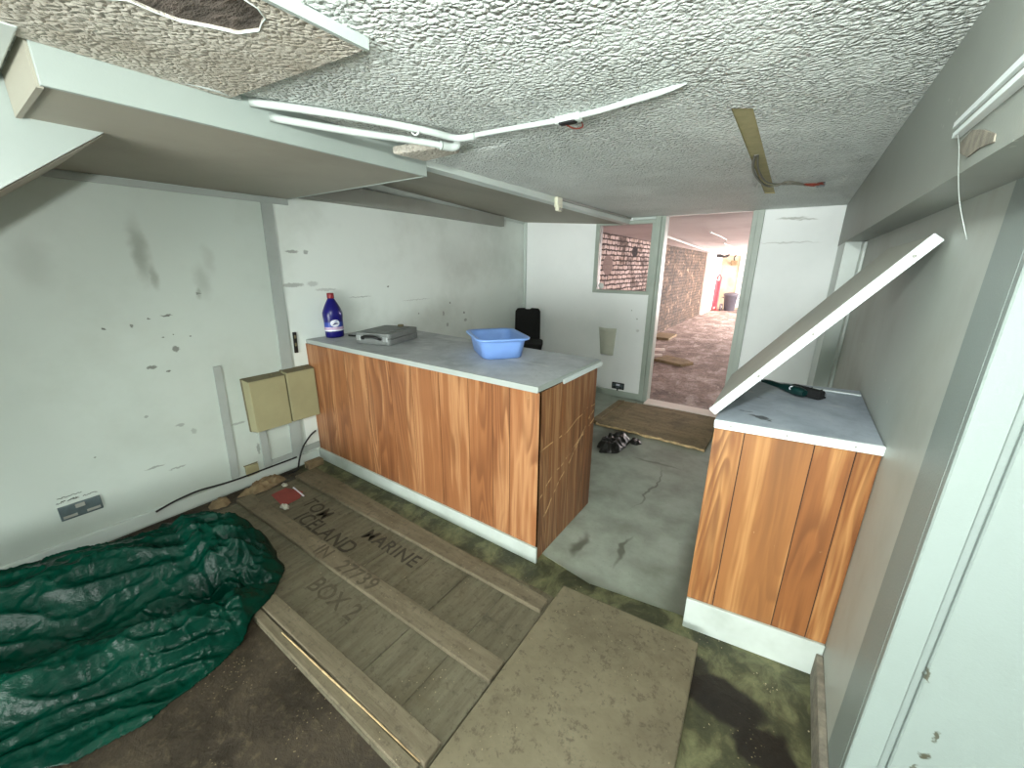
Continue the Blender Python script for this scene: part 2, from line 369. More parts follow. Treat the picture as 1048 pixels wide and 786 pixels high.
# --- back room
def brick_mat():
    n = NT('half_painted_brick'); 
    x, y, z = n.xyz()
    v = n.new('CombineXYZ'); n.put(v.inputs[0], y); n.put(v.inputs[1], z)
    b = n.new('TexBrick'); n.put(b.inputs['Vector'], n.warp(.045, 9, v.outputs[0]))
    b.inputs['Scale'].default_value = 1.0; b.inputs['Brick Width'].default_value = .22; b.inputs['Row Height'].default_value = .075; b.inputs['Mortar Size'].default_value = .013
    b.offset = .5
    b.inputs['Color1'].default_value = lin((146, 118, 92)); b.inputs['Color2'].default_value = lin((98, 76, 60)); b.inputs['Mortar'].default_value = lin((70, 60, 52))
    a = n.noise(1.1, 4, .62, n.map(loc=(0, .35, .2))); c = n.noise(9, 4, .65)
    pale = n.mix(n.step(c, .35, .7), lin((238, 222, 216)), lin((204, 184, 170)))
    pale = n.mix(b.outputs['Fac'], pale, lin((70, 60, 56)))
    near = n.math('SUBTRACT', 1, n.step(y, 8.2, 9.0))
    m = n.math('MULTIPLY', n.step(n.math('ADD', a, n.math('MULTIPLY', c, .35)), .52, .66), n.math('ADD', .22, n.math('MULTIPLY', near, .78)))
    col = n.mix(m, b.outputs['Color'], pale)
    dk = n.step(n.noise(2.4, 6, .75, n.map(loc=(7, 2, 0))), .48, .60)
    col = n.mix(n.math('MULTIPLY', dk, .8), col, lin((58, 44, 36)))
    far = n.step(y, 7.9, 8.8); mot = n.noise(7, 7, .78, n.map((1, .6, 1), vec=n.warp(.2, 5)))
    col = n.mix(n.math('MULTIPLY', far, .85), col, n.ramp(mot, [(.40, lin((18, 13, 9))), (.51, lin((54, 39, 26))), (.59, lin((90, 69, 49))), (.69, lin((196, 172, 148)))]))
    sp = n.spots([((-2.5, 7.35, 1.73), (.3, .16, .10), 1)], None, .9, 1.0)
    col = n.mix(sp, col, lin((40, 34, 34)))
    sp = n.spots([((-2.5, 6.15, 1.5), (.3, .22, .16), 1)], None, .85, 1.0)
    col = n.mix(sp, col, lin((150, 132, 126)))
    return n.done(col, .85, n.bump(n.math('ADD', n.math('MULTIPLY', b.outputs['Fac'], -1), n.math('MULTIPLY', c, .8)), .9, .02))
M['brick'] = brick_mat()
def back_floor():
    n = NT('dusty_rubble_floor')
    a = n.noise(2.4, 6, .7, n.map((1.2, .8, 1), vec=n.warp(.3, 3))); b = n.noise(16, 5, .7); s = n.noise(7, 4, .6, n.map((1, .3, 1), rot=(0, 0, 1.1)))
    col = n.ramp(a, [(.25, lin((72, 58, 52))), (.5, lin((140, 122, 113))), (.75, lin((206, 190, 182)))])
    col = n.mix(n.math('MULTIPLY', n.step(b, .5, .7), .4), col, lin((104, 84, 74)))
    col = n.mix(n.math('MULTIPLY', n.step(s, .55, .65), .4), col, lin((214, 198, 190)))
    return n.done(col, .8, n.bump(n.math('ADD', a, n.math('MULTIPLY', b, .7)), 1.0, .10))
M['back_floor'] = back_floor()
M['back_ceiling'] = paint('pink_white_board_ceiling', (232, 222, 221), (196, 182, 181), .6, .6, .1)
M['plaster'] = paint('pale_plaster', (238, 226, 218), (214, 196, 180), .5, .7, .2)
n = NT('bare_sandy_render'); f = n.noise(3, 5, .6); M['render'] = n.done(n.ramp(f, [(.3, lin((158, 142, 118))), (.7, lin((190, 178, 156)))]), .85, n.bump(f, .3, .02))

# ------------------------------------------------------------------ mesh helpers
def BM(): return bmesh.new()
def box(bm, lo, hi, mi=0, bevel=0.0, seg=2):
    t = bmesh.new(); bmesh.ops.create_cube(t, size=1)
    sc = [hi[i] - lo[i] for i in range(3)]; ce = [(hi[i] + lo[i]) / 2 for i in range(3)]
    for v in t.verts: v.co = Vector((v.co.x * sc[0] + ce[0], v.co.y * sc[1] + ce[1], v.co.z * sc[2] + ce[2]))
    if bevel: bmesh.ops.bevel(t, geom=t.edges[:], offset=bevel, segments=seg, affect='EDGES', profile=.5)
    merge(bm, t, mi); return bm
def merge(bm, t, mi=0, mat=None):
    if mat is not None: bmesh.ops.transform(t, matrix=mat, verts=t.verts)
    vm = {}
    for v in t.verts: vm[v] = bm.verts.new(v.co)
    for f in t.faces:
        try:
            nf = bm.faces.new([vm[v] for v in f.verts]); nf.material_index = mi; nf.smooth = f.smooth
        except ValueError: pass
    t.free()
def prism(bm, poly, z0, z1, mi=0, top=None, bevel=0.0):
    """poly: list of (x,y); extruded from z0 to z1"""
    t = bmesh.new()
    a = [t.verts.new((p[0], p[1], z0)) for p in poly]; b = [t.verts.new((p[0], p[1], z1)) for p in poly]
    k = len(poly)
    t.faces.new(a[::-1]); t.faces.new(b)
    for i in range(k): t.faces.new((a[i], a[(i + 1) % k], b[(i + 1) % k], b[i]))
    bmesh.ops.recalc_face_normals(t, faces=t.faces[:])
    if bevel: bmesh.ops.bevel(t, geom=t.edges[:], offset=bevel, segments=2, affect='EDGES', profile=.5)
    merge(bm, t, mi); return bm
def hexa(bm, pts, mi=0):
    """8 corners: bottom 4 then top 4, same order"""
    t = bmesh.new(); v = [t.verts.new(p) for p in pts]
    for q in ((3, 2, 1, 0), (4, 5, 6, 7), (0, 1, 5, 4), (1, 2, 6, 5), (2, 3, 7, 6), (3, 0, 4, 7)): t.faces.new([v[i] for i in q])
    bmesh.ops.recalc_face_normals(t, faces=t.faces[:]); merge(bm, t, mi); return bm
def tube(bm, pts, r, n=10, mi=0, smooth_steps=0):
    pts = [Vector(p) for p in pts]
    if smooth_steps:
        out = []
        P = [pts[0]] + pts + [pts[-1]]
        for i in range(1, len(P) - 2):
            for k in range(smooth_steps):
                t = k / smooth_steps; a, b, c, d = P[i - 1], P[i], P[i + 1], P[i + 2]
                out.append(.5 * ((2 * b) + (c - a) * t + (2 * a - 5 * b + 4 * c - d) * t * t + (3 * b - a - 3 * c + d) * t ** 3))
        pts = out + [pts[-1]]
    if isinstance(r, (list, tuple)):
        m = len(pts); rr = []
        for i in range(m):
            q = i / max(1, m - 1) * (len(r) - 1); j = min(int(q), len(r) - 2); rr.append(r[j] + (r[j + 1] - r[j]) * (q - j))
    else: rr = [r] * len(pts)
    rings = []; up = Vector((0, 0, 1))
    for i, p in enumerate(pts):
        d = (pts[min(i + 1, len(pts) - 1)] - pts[max(i - 1, 0)]).normalized()
        a = d.cross(up)
        if a.length < .05: a = d.cross(Vector((1, 0, 0)))
        a.normalize(); b = d.cross(a).normalized()
        rings.append([bm.verts.new(p + (a * math.cos(2 * math.pi * k / n) + b * math.sin(2 * math.pi * k / n)) * rr[i]) for k in range(n)])
    for i in range(len(rings) - 1):
        for k in range(n):
            f = bm.faces.new((rings[i][k], rings[i][(k + 1) % n], rings[i + 1][(k + 1) % n], rings[i + 1][k])); f.smooth = True; f.material_index = mi
    for R, o in ((rings[0], 1), (rings[-1], -1)):
        f = bm.faces.new(R[::o]); f.material_index = mi
    return bm
def lathe(bm, prof, c=(0, 0, 0), n=28, mi=0, axis='z', cap=True, sx=1.0, sy=1.0):
    rings = []
    for r, h in prof:
        ring = []
        for k in range(n):
            a = 2 * math.pi * k / n; x, y = r * math.cos(a) * sx, r * math.sin(a) * sy
            p = (x, y, h) if axis == 'z' else ((h, x, y) if axis == 'x' else (x, h, y))
            ring.append(bm.verts.new((p[0] + c[0], p[1] + c[1], p[2] + c[2])))
        rings.append(ring)
    for i in range(len(rings) - 1):
        for k in range(n):
            f = bm.faces.new((rings[i][k], rings[i][(k + 1) % n], rings[i + 1][(k + 1) % n], rings[i + 1][k])); f.smooth = True; f.material_index = mi
    if cap:
        for R in (rings[0], rings[-1]):
            try: f = bm.faces.new(R); f.material_index = mi
            except ValueError: pass
    bmesh.ops.recalc_face_normals(bm, faces=bm.faces[:])
    return bm
def rrect(w, h, r, n=6):
    out = []
    for cx, cy_, a0 in ((w / 2 - r, h / 2 - r, 0), (-w / 2 + r, h / 2 - r, 90), (-w / 2 + r, -h / 2 + r, 180), (w / 2 - r, -h / 2 + r, 270)):
        for k in range(n + 1):
            a = math.radians(a0 + 90 * k / n); out.append((cx + r * math.cos(a), cy_ + r * math.sin(a)))
    return out

def rootloc(o):
    v = Vector((0, 0, 0))
    while o: v += o.location; o = o.parent
    return v
def obj(name, bm, mats, parent=None, tf=None, label=None):
    """bm is in world coordinates unless tf given (then local to tf)"""
    me = bpy.data.meshes.new(name)
    if tf is not None: bmesh.ops.transform(bm, matrix=tf, verts=bm.verts)
    if parent is not None: bmesh.ops.translate(bm, vec=-rootloc(parent), verts=bm.verts)
    bm.to_mesh(me); bm.free()
    for m in (mats if isinstance(mats, (list, tuple)) else [mats]): me.materials.append(M[m])
    o = bpy.data.objects.new(name, me); COL.objects.link(o)
    if parent is not None: o.parent = parent
    if label: o['label'] = label
    return o
def thing(name, label, cat, loc=(0, 0, 0), group=None):
    o = bpy.data.objects.new(name, None); o.empty_display_size = .1; COL.objects.link(o)
    o.location = loc; o['label'] = label; o['category'] = cat
    if group: o['group'] = group
    return o
def solo(name, label, cat, bm, mats, group=None, tf=None):
    """a thing that is one mesh; its origin is put at its base centre"""
    if tf is not None: bmesh.ops.transform(bm, matrix=tf, verts=bm.verts)
    xs = [v.co for v in bm.verts]
    c = Vector(((min(p.x for p in xs) + max(p.x for p in xs)) / 2, (min(p.y for p in xs) + max(p.y for p in xs)) / 2, min(p.z for p in xs)))
    bmesh.ops.translate(bm, vec=-c, verts=bm.verts)
    o = obj(name, bm, mats); o.location = c
    o['label'] = label; o['category'] = cat
    if group: o['group'] = group
    return o
def struct(name, bm, mats, parent=None, tf=None):
    o = obj(name, bm, mats, parent, tf); o['kind'] = 'structure'
    return o
def RZ(deg, loc=(0, 0, 0)): return Matrix.Translation(Vector(loc)) @ Matrix.Rotation(math.radians(deg), 4, 'Z')

XL, YB, XR, ZC = -2.92, 4.431, 0.306, 1.98

# ------------------------------------------------------------------ structure: floors
b = BM(); box(b, (-3.1, -3.6, -.1), (1.9, 4.43, 0)); struct('floor', b, 'floor')
b = BM(); prism(b, [(-.93, 1.58), (-.60, 1.53), (-.17, 1.60), (-.17, 2.3), (.306, 2.32), (.306, 4.43), (-2.92, 4.43), (-2.92, 2.35), (-.93, 2.20)], 0, .004); struct('flooring', b, 'lino')
b = BM(); box(b, (-2.6, 4.43, -.1), (1.9, 17.6, 0)); struct('floor_back', b, 'back_floor')
b = BM(); box(b, (-1.21, 4.285, 0), (-.45, 4.47, .035), bevel=.006); struct('door_sill', b, 'plaster')

# ------------------------------------------------------------------ walls
b = BM(); box(b, (XL - .12, -3.6, 0), (XL, YB + .1, 2.35)); struct('wall_left', b, 'wall_left')
b = BM()
box(b, (XL, YB, 0), (-1.955, YB + .07, 2.3)); box(b, (-1.955, YB, 0), (-1.30, YB + .07, 1.20)); box(b, (-1.955, YB, 1.945), (-1.30, YB + .07, 2.3))
box(b, (-1.30, YB, 1.985), (-.37, YB + .07, 2.3)); box(b, (-.37, YB, 0), (XR, YB + .07, 2.3))
struct('wall_back', b, 'wall_back')
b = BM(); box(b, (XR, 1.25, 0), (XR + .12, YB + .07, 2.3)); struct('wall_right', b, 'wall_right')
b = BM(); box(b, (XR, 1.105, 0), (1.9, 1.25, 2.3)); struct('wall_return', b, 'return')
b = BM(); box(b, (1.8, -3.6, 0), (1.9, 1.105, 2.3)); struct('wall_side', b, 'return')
b = BM(); box(b, (-3.04, -3.7, 0), (1.9, -3.6, 2.35)); struct('wall_behind', b, 'wall_back')

# ceiling with the bare slot of the removed light fitting
b = BM()
SL = [(-.276, 1.600), (-.218, 1.636), (-.249, 3.497), (-.308, 3.462)]   # slot, clockwise from near left
def cq(pts, z=ZC, mi=0, flip=False):
    vs = [b.verts.new((p[0], p[1], z)) for p in pts]; f = b.faces.new(vs); f.material_index = mi
    f.normal_update()
    if f.normal.z > 0: f.normal_flip()
x0, x1, y0, y1 = -1.60, 1.9, -3.6, 4.45
cq([(-.90, y0), (x1, y0), SL[1], SL[0]]); cq([(x1, y0), (x1, y1), SL[2], SL[1]]); XM = -.90
def crise(x, y):
    k = max(0, min(1, (XM - x) / .68)); m = 1 if y < 1.46 else max(0, 1 - (y - 1.46) / .08)
    return .040 * k * m
cq([(x1, y1), (XM, y1), SL[3], SL[2]]); cq([(XM, y1), (XM, y0), SL[0], SL[3]])
gx = [x0 + (XM - x0) * i / 8 for i in range(9)]; gy = [y0, -.3, 0, .3, .7, 1.1, 1.46, 1.54, 2.2, 3.0, y1]
G = {(i, k): b.verts.new((gx[i], gy[k], ZC + crise(gx[i], gy[k]))) for i in range(9) for k in range(len(gy))}
for i in range(8):
    for k in range(len(gy) - 1): b.faces.new((G[i, k], G[i, k + 1], G[i + 1, k + 1], G[i + 1, k]))
cq([(-3.0, y0), (x0, y0), (x0, .29), (-3.0, .29)], ZC + .04)
for i in range(4):
    p, q = SL[i], SL[(i + 1) % 4]
    f = b.faces.new([b.verts.new((p[0], p[1], ZC)), b.verts.new((q[0], q[1], ZC)), b.verts.new((q[0], q[1], ZC + .006)), b.verts.new((p[0], p[1], ZC + .006))]); f.material_index = 1
cq(SL, ZC + .006, 1)
cq([(-3.1, -3.7), (2.0, -3.7), (2.0, 4.6), (-3.1, 4.6)], 2.33, 0)
struct('ceiling', b, ['ceiling', 'bare_ceiling'])

# sagging plasterboard patch over the corner, with a torn hole
b = BM()
hole = [(-1.175, .20), (-1.163, .291), (-1.157, .318), (-1.125, .338), (-1.131, .381), (-1.128, .421), (-1.097, .461), (-1.071, .504), (-1.016, .521), (-.975, .508), (-.950, .503), (-.924, .476), (-.912, .44), (-.925, .36), (-.96, .27), (-1.02, .19), (-1.10, .17)]
outer = [(-1.58, -.3), (-.885, -.3), (-.885, .685), (-1.58, .685)]
PZ0, PZ1 = 1.958, 1.979
def ring_panel(b, outer, hole, z0, z1):
    t = bmesh.new()
    ov = [t.verts.new((p[0], p[1], z0)) for p in outer]; hv = [t.verts.new((p[0], p[1], z0)) for p in hole]
    es = [t.edges.new((ov[i], ov[(i + 1) % len(ov)])) for i in range(len(ov))] + [t.edges.new((hv[i], hv[(i + 1) % len(hv)])) for i in range(len(hv))]
    bmesh.ops.triangle_fill(t, use_beauty=True, edges=es)
    r = bmesh.ops.extrude_face_region(t, geom=t.faces[:])
    for v in r['geom']:
        if isinstance(v, bmesh.types.BMVert): v.co.z = z1
    bmesh.ops.recalc_face_normals(t, faces=t.faces[:])
    merge(b, t)
    bmesh.ops.recalc_face_normals(b, faces=b.faces[:])
ring_panel(b, outer, hole, PZ0, PZ1)
for v in b.verts: v.co.z += crise(v.co.x, v.co.y)
cp = struct('ceiling_panel', b, 'ceiling_patch')
b = BM(); prism(b, [(h[0], h[1]) for h in hole], PZ0 + .006, PZ0 + .009)
for v in b.verts: v.co.z += crise(v.co.x, v.co.y) - .001
struct('exposed_lath_surface', b, 'lath', cp)
b = BM(); tube(b, [(p[0], p[1], PZ0 - .0005 + crise(p[0], p[1])) for p in hole + hole[:1]], .0014, 6); struct('torn_edge', b, 'white', cp)
b = BM(); box(b, (-.886, -.3, PZ0 - .002), (-.876, .688, ZC - .001)); struct('edge_strip', b, 'white_near_lamp', cp)

# boxed-in bulkhead at upper left
b = BM(); box(b, (-2.92, .275, 1.911), (-1.597, 1.520, 2.25), 0); struct('beam_boxing', b, 'soffit')
b = BM(); box(b, (-1.597, .268, 1.9085), (-1.582, 1.526, 2.02), 0, .0012, 1); box(b, (-2.92, 1.516, 1.9085), (-1.59, 1.5265, 1.918)); struct('trim_boxing_fascia', b, 'white_near_lamp')
b = BM(); box(b, (-1.975, .262, 1.905), (-1.597, .2745, 2.02)); struct('trim_boxing_end', b, 'soffit')
# stair string and sloping soffit
def zs(y): return 1.907 + (y - .454) * .78
b = BM()
ys = [-1.7, .454]
t = bmesh.new()
A = [t.verts.new((-1.98, y, z)) for y, z in ((.454, 1.912), (-1.7, zs(-1.7)), (-1.7, 2.2), (.454, 2.2))]
t.faces.new(A); r = bmesh.ops.extrude_face_region(t, geom=t.faces[:])
for v in r['geom']:
    if isinstance(v, bmesh.types.BMVert): v.co.x = -2.01
bmesh.ops.recalc_face_normals(t, faces=t.faces[:]); merge(b, t)
struct('stair_panel', b, 'white_near_lamp')
b = BM(); hexa(b, [(-2.92, -1.7, zs(-1.7)), (-2.01, -1.7, zs(-1.7)), (-2.01, .50, zs(.50)), (-2.92, .50, zs(.50)), (-2.92, -1.7, zs(-1.7) + .1), (-2.01, -1.7, zs(-1.7) + .1), (-2.01, .50, zs(.50) + .1), (-2.92, .50, zs(.50) + .1)]); struct('stair_slab', b, 'soffit')
b = BM(); box(b, (-1.98, .20, 1.99), (-1.50, .245, 2.02), 0, .004); struct('trim_ceiling_batten', b, 'white')

# raking soffit beyond the boxing with its fascia
def fz(y): return 1.955 - (y - 1.5) * .0125
def wz(y): return 2.15 - (y - 1.5) * .051
b = BM()
Y0, Y1 = 1.50, YB
hexa(b, [(-1.585, Y0, fz(Y0)), (-1.585, Y1, fz(Y1)), (-1.645, Y1, fz(Y1) - .004), (-1.645, Y0, fz(Y0) - .004), (-1.585, Y0, 2.25), (-1.585, Y1, 2.25), (-1.645, Y1, 2.25), (-1.645, Y0, 2.25)], 0)
hexa(b, [(-1.645, Y0, fz(Y0) - .002), (-1.645, Y1, fz(Y1) - .002), (XL, Y1, wz(Y1)), (XL, Y0, wz(Y0)), (-1.645, Y0, 2.28), (-1.645, Y1, 2.28), (XL, Y1, 2.28), (XL, Y0, 2.28)], 1)
struct('beam_soffit', b, ['white', 'soffit'])
b = BM(); hexa(b, [(XL, 1.53, wz(1.53) - .06), (XL, YB, wz(YB) - .03), (XL + .02, YB, wz(YB) - .03), (XL + .02, 1.53, wz(1.53) - .06), (XL, 1.53, wz(1.53)), (XL, YB, wz(YB)), (XL + .02, YB, wz(YB) - .003), (XL + .02, 1.53, wz(1.53) - .003)]); struct('trim_soffit_fillet', b, 'white')
b = BM(); hexa(b, [(XL, 1.60, 1.938), (XL, 3.917, 1.912), (XL + .055, 3.917, 1.912), (XL + .055, 1.60, 1.938), (XL, 1.60, 2.065), (XL, 3.917, 2.02), (XL + .055, 3.917, 2.02), (XL + .055, 1.60, 2.055)]); box(b, (XL, 1.6, 1.925), (XL + .03, 3.915, 1.94)); struct('trim_wall_trunking', b, 'trunk')

# bulkhead along the right wall
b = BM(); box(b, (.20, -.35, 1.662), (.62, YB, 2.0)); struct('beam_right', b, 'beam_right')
# boxed-in column in the far right corner
b = BM(); box(b, (.203, 3.66, 0), (XR, YB, 1.665)); box(b, (.203, 3.652, .0), (.29, 3.66, 1.66)); struct('column', b, 'white')
b = BM(); box(b, (.289, 3.50, 0), (.305, 3.652, 1.655), 0, .002, 1); struct('trim_column_edge', b, 'white')

# left wall battens and baseboards
b = BM(); box(b, (XL, .40, 1.872), (XL + .012, 1.52, 1.906), 0, .002, 1); struct('trim_1', b, 'strip')
b = BM(); hexa(b, [(XL, 1.285, .08), (XL + .012, 1.285, .08), (XL + .012, 1.365, .08), (XL, 1.365, .08), (XL, 1.345, 1.872), (XL + .012, 1.345, 1.872), (XL + .012, 1.415, 1.872), (XL, 1.415, 1.872)]); struct('trim_2', b, 'strip')
b = BM(); hexa(b, [(XL, .877, .10), (XL + .010, .877, .10), (XL + .010, .922, .10), (XL, .922, .10), (XL, .905, .875), (XL + .010, .905, .875), (XL + .010, .947, .875), (XL, .947, .875)]); struct('trim_3', b, 'strip')
b = BM(); box(b, (XL, 1.085, .09), (XL + .014, 1.135, .40), 0, .002, 1); struct('trim_4', b, 'strip')
b = BM(); box(b, (XL, 1.135, .10), (XL + .010, 1.285, .135), 0, .002, 1); struct('trim_5', b, 'strip')
b = BM(); box(b, (XL, 1.365, .10), (XL + .010, 1.50, .15), 0, .002, 1); struct('trim_6', b, 'strip')
b = BM(); box(b, (XL, -3.6, .018), (XL + .022, 1.47, .092), 0, .003, 1); struct('baseboard_left', b, 'white')
b = BM(); box(b, (XL, 4.40, 0), (XL + .035, YB, 2.0), 0, .002, 1); struct('trim_7', b, 'white')
b = BM(); box(b, (-2.88, YB - .015, .0), (-1.31, YB, .075), 0, .003, 1); struct('baseboard_back', b, 'grey_paint')
b = BM(); box(b, (XR - .022, 1.105, 0), (XR, 1.60, .11), 0, .003, 1); struct('baseboard_right', b, 'scar')
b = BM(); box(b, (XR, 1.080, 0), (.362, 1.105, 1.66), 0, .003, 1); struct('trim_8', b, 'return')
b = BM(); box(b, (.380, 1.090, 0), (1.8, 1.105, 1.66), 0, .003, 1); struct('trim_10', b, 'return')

# door frame and borrowed-light window
b = BM()
box(b, (-1.308, 4.395, 0), (-1.255, 4.53, 1.98), 0, .003, 1); box(b, (-1.255, 4.41, 0), (-1.212, 4.53, 1.98), 0, .003, 1)
box(b, (-.455, 4.41, 0), (-.415, 4.53, 1.98), 0, .003, 1); box(b, (-.415, 4.39, 0), (-.365, 4.53, 1.98), 0, .003, 1)
struct('door_1_frame', b, 'grey_paint')
b = BM()
box(b, (-1.962, 4.412, 1.197), (-1.915, 4.50, 1.95), 0, .003, 1); box(b, (-1.915, 4.412, 1.197), (-1.308, 4.50, 1.232), 0, .003, 1); box(b, (-1.915, 4.412, 1.915), (-1.308, 4.50, 1.95), 0, .003, 1); box(b, (-1.345, 4.412, 1.232), (-1.308, 4.50, 1.915), 0, .003, 1)
w1 = struct('window_1', b, 'grey_paint')
b = BM(); box(b, (-1.915, 4.455, 1.232), (-1.345, 4.459, 1.915)); struct('window_glass', b, 'glass', w1)
b = BM(); lathe(b, [(.0, 4.4525), (.034, 4.4525), (.034, 4.4545), (.0, 4.4545)], (-1.875, 0, 1.272), 20, 0, 'y', False); struct('round_sticker_surface', b, 'sticker', w1)
b = BM(); box(b, (-1.55, 4.40, 1.953), (-1.31, 4.43, 1.978), 0, .003, 1); struct('trim_9', b, 'white')

# ------------------------------------------------------------------ back room shell
b = BM(); box(b, (-2.62, 4.51, 0), (-2.50, 14.0, 2.1)); struct('wall_brick', b, 'brick')
b = BM(); box(b, (-2.62, 14.0, 0), (-2.44, 16.6, 2.1)); struct('wall_plaster', b, 'plaster')
b = BM(); box(b, (-2.62, 16.6, 0), (-1.86, 16.7, 2.1)); box(b, (-.3, 16.6, 0), (1.9, 16.7, 2.1)); box(b, (-1.86, 16.6, 1.84), (-.3, 16.7, 2.1)); box(b, (-1.86, 16.6, 0), (-.3, 16.7, .06)); struct('wall_end', b, 'render')
b = BM(); box(b, (1.8, 4.5, 0), (1.9, 16.7, 2.1)); struct('wall_back_side', b, 'plaster')
b = BM(); hexa(b, [(-2.62, 4.50, 1.978), (1.9, 4.50, 1.978), (1.9, 16.7, 1.86), (-2.62, 16.7, 1.86), (-2.62, 4.50, 2.1), (1.9, 4.50, 2.1), (1.9, 16.7, 2.1), (-2.62, 16.7, 2.1)]); struct('ceiling_back', b, 'back_ceiling')
b = BM()
for x in (-1.86, -1.42, -.80): box(b, (x, 16.57, .06), (x + .05, 16.64, 1.84))
for z in (.06, .50, .95, 1.40, 1.80): box(b, (-1.86, 16.58, z), (-.3, 16.63, z + .035))
w2 = struct('window_2', b, 'plaster')
b = BM(); box(b, (-1.86, 16.60, .06), (-.3, 16.604, 1.84)); struct('window_glass', b, 'glass', w2)

# ================================================================== THINGS
def planks(bm_, x_edges, y, z0, z1, th, seams=True, axis='x'):
    """a laminate panel as vertical planks with fine dark grooves; plank value stored per vertex"""
    vals = []
    for i in range(len(x_edges) - 1):
        a, c = x_edges[i] + (.0018 if i else 0), x_edges[i + 1] - (.0018 if i < len(x_edges) - 2 else 0)
        n0 = len(bm_.verts)
        if axis == 'x': box(bm_, (a, y, z0), (c, y + th, z1))
        else: box(bm_, (y - th, a, z0), (y, c, z1))
        vals += [random.random()] * (len(bm_.verts) - n0)
    n0 = len(bm_.verts)
    if axis == 'x': box(bm_, (x_edges[0], y + .002, z0), (x_edges[-1], y + th, z1), 1)
    else: box(bm_, (y - th, x_edges[0], z0), (y - .002, x_edges[-1], z1), 1)
    vals += [0] * (len(bm_.verts) - n0)
    return vals
def panel(name, parent, mats, x_edges, y, z0, z1, th, axis='x', tf=None):
    b = BM(); vals = planks(b, x_edges, y, z0, z1, th, True, axis)
    o = obj(name, b, mats, parent, tf)
    at = o.data.attributes.new('plank', 'FLOAT', 'POINT')
    for i, v in enumerate(vals): at.data[i].value = v
    return o

# ---- long counter
CF = 1.505
lc = thing('shop_counter', 'long wood-grain shop counter running out from the scuffed white wall', 'counter', (-1.9, 1.85, 0))
panel('front_panel', lc, ['laminate', 'seam'], [-2.918, -2.649, -2.45, -2.221, -1.969, -1.775, -1.551, -1.336, -1.174, -1.066, -.8965], CF, .085, .932, .018)
panel('end_panel', lc, ['laminate_end', 'seam'], [CF + .018, 1.62, 1.74, 1.84, 1.95, 2.05, 2.16], -.8968, .0, .932, .018, 'y')
b = BM(); prism(b, [(-2.918, 2.14), (-.916, 2.14), (-.916, 2.155), (-2.918, 2.155)], 0, .93); obj('back_panel', b, 'laminate_end', lc)
b = BM(); prism(b, [(-2.918, CF - .014), (-.885, CF - .014), (-.885, CF), (-2.918, CF)], 0, .092, bevel=.002); obj('kickboard', b, 'kick', lc, label='pale painted kickboard')
b = BM(); prism(b, [(-2.918, CF + .012), (-.912, CF - .002), (-.903, 2.20), (-2.918, 2.30)], .934, .9625, bevel=.002); wt = obj('worktop', b, 'top_long', lc, label='dusty grey worktop')
b = BM(); hexa(b, [(-2.918, CF + .006, .933), (-.905, CF - .010, .933), (-.905, CF + .0, .933), (-2.918, CF + .015, .933), (-2.918, CF + .006, .962), (-.905, CF - .010, .962), (-.905, CF + .0, .962), (-2.918, CF + .015, .962)]); obj('front_edging', b, 'strip', wt)
b = BM(); hexa(b, [(-.912, CF - .01, .936), (-.901, CF - .01, .936), (-.893, 2.20, .936), (-.904, 2.20, .936), (-.912, CF - .01, .961), (-.901, CF - .01, .961), (-.893, 2.20, .961), (-.904, 2.20, .961)]); obj('end_edging', b, 'strip', wt)
b = BM(); hexa(b, [(-.905, 1.74, .926), (-.886, 1.72, .926), (-.880, 2.19, .930), (-.893, 2.19, .930), (-.905, 1.74, .947), (-.886, 1.72, .947), (-.880, 2.19, .950), (-.893, 2.19, .950)]); obj('loose_edge_strip', b, 'edge', wt, label='loose white edge strip')

# ---- right counter with raised flap
def ry(x): return 1.555 + (x + .17) * .13
rc = thing('flap_counter', 'short wood-grain counter against the grey wall with its flap raised', 'counter', (.07, 1.9, 0))
rt = Matrix.Rotation(math.atan(.13), 4, 'Z'); rt = Matrix.Translation((-.17, 1.555, 0)) @ rt
panel('front_panel', rc, ['laminate_right', 'seam'], [0, .098, .305, .415, .478], 0.0, .148, .935, .018, 'x', rt)
b = BM(); box(b, (0, -.014, 0), (.476, .0, .150), 0, .002, 1); obj('kickboard', b, 'kick', rc, rt, 'pale painted kickboard')
b = BM(); box(b, (-.169, 1.575, 0), (-.152, 2.24, .935)); obj('side_panel', b, 'laminate_end', rc)
b = BM(); prism(b, [(-.174, ry(-.174) - .004), (.304, ry(.304) - .004), (.304, 2.33), (-.174, 2.25)], .936, .9585, bevel=.002); wt = obj('worktop', b, 'top_right', rc, label='blue grey worktop')
b = BM(); box(b, (-.003, -.016, .930), (.478, -.004, .9615), 0, .002, 1)
wtE = obj('front_edging', b, 'edge', wt, rt, 'white front edging')
for i, u in enumerate((.05, .22, .405)):
    b = BM(); lathe(b, [(.0, -.0175), (.0035, -.0175), (.0035, -.0158), (0, -.0158)], (u, 0, .946), 10, 0, 'y', False); obj('screw', b, 'trunk', wt, rt)
b = BM(); box(b, (-.174, 2.236, .936), (.30, 2.25, .962)); obj('back_edging', b, 'edge', wt)
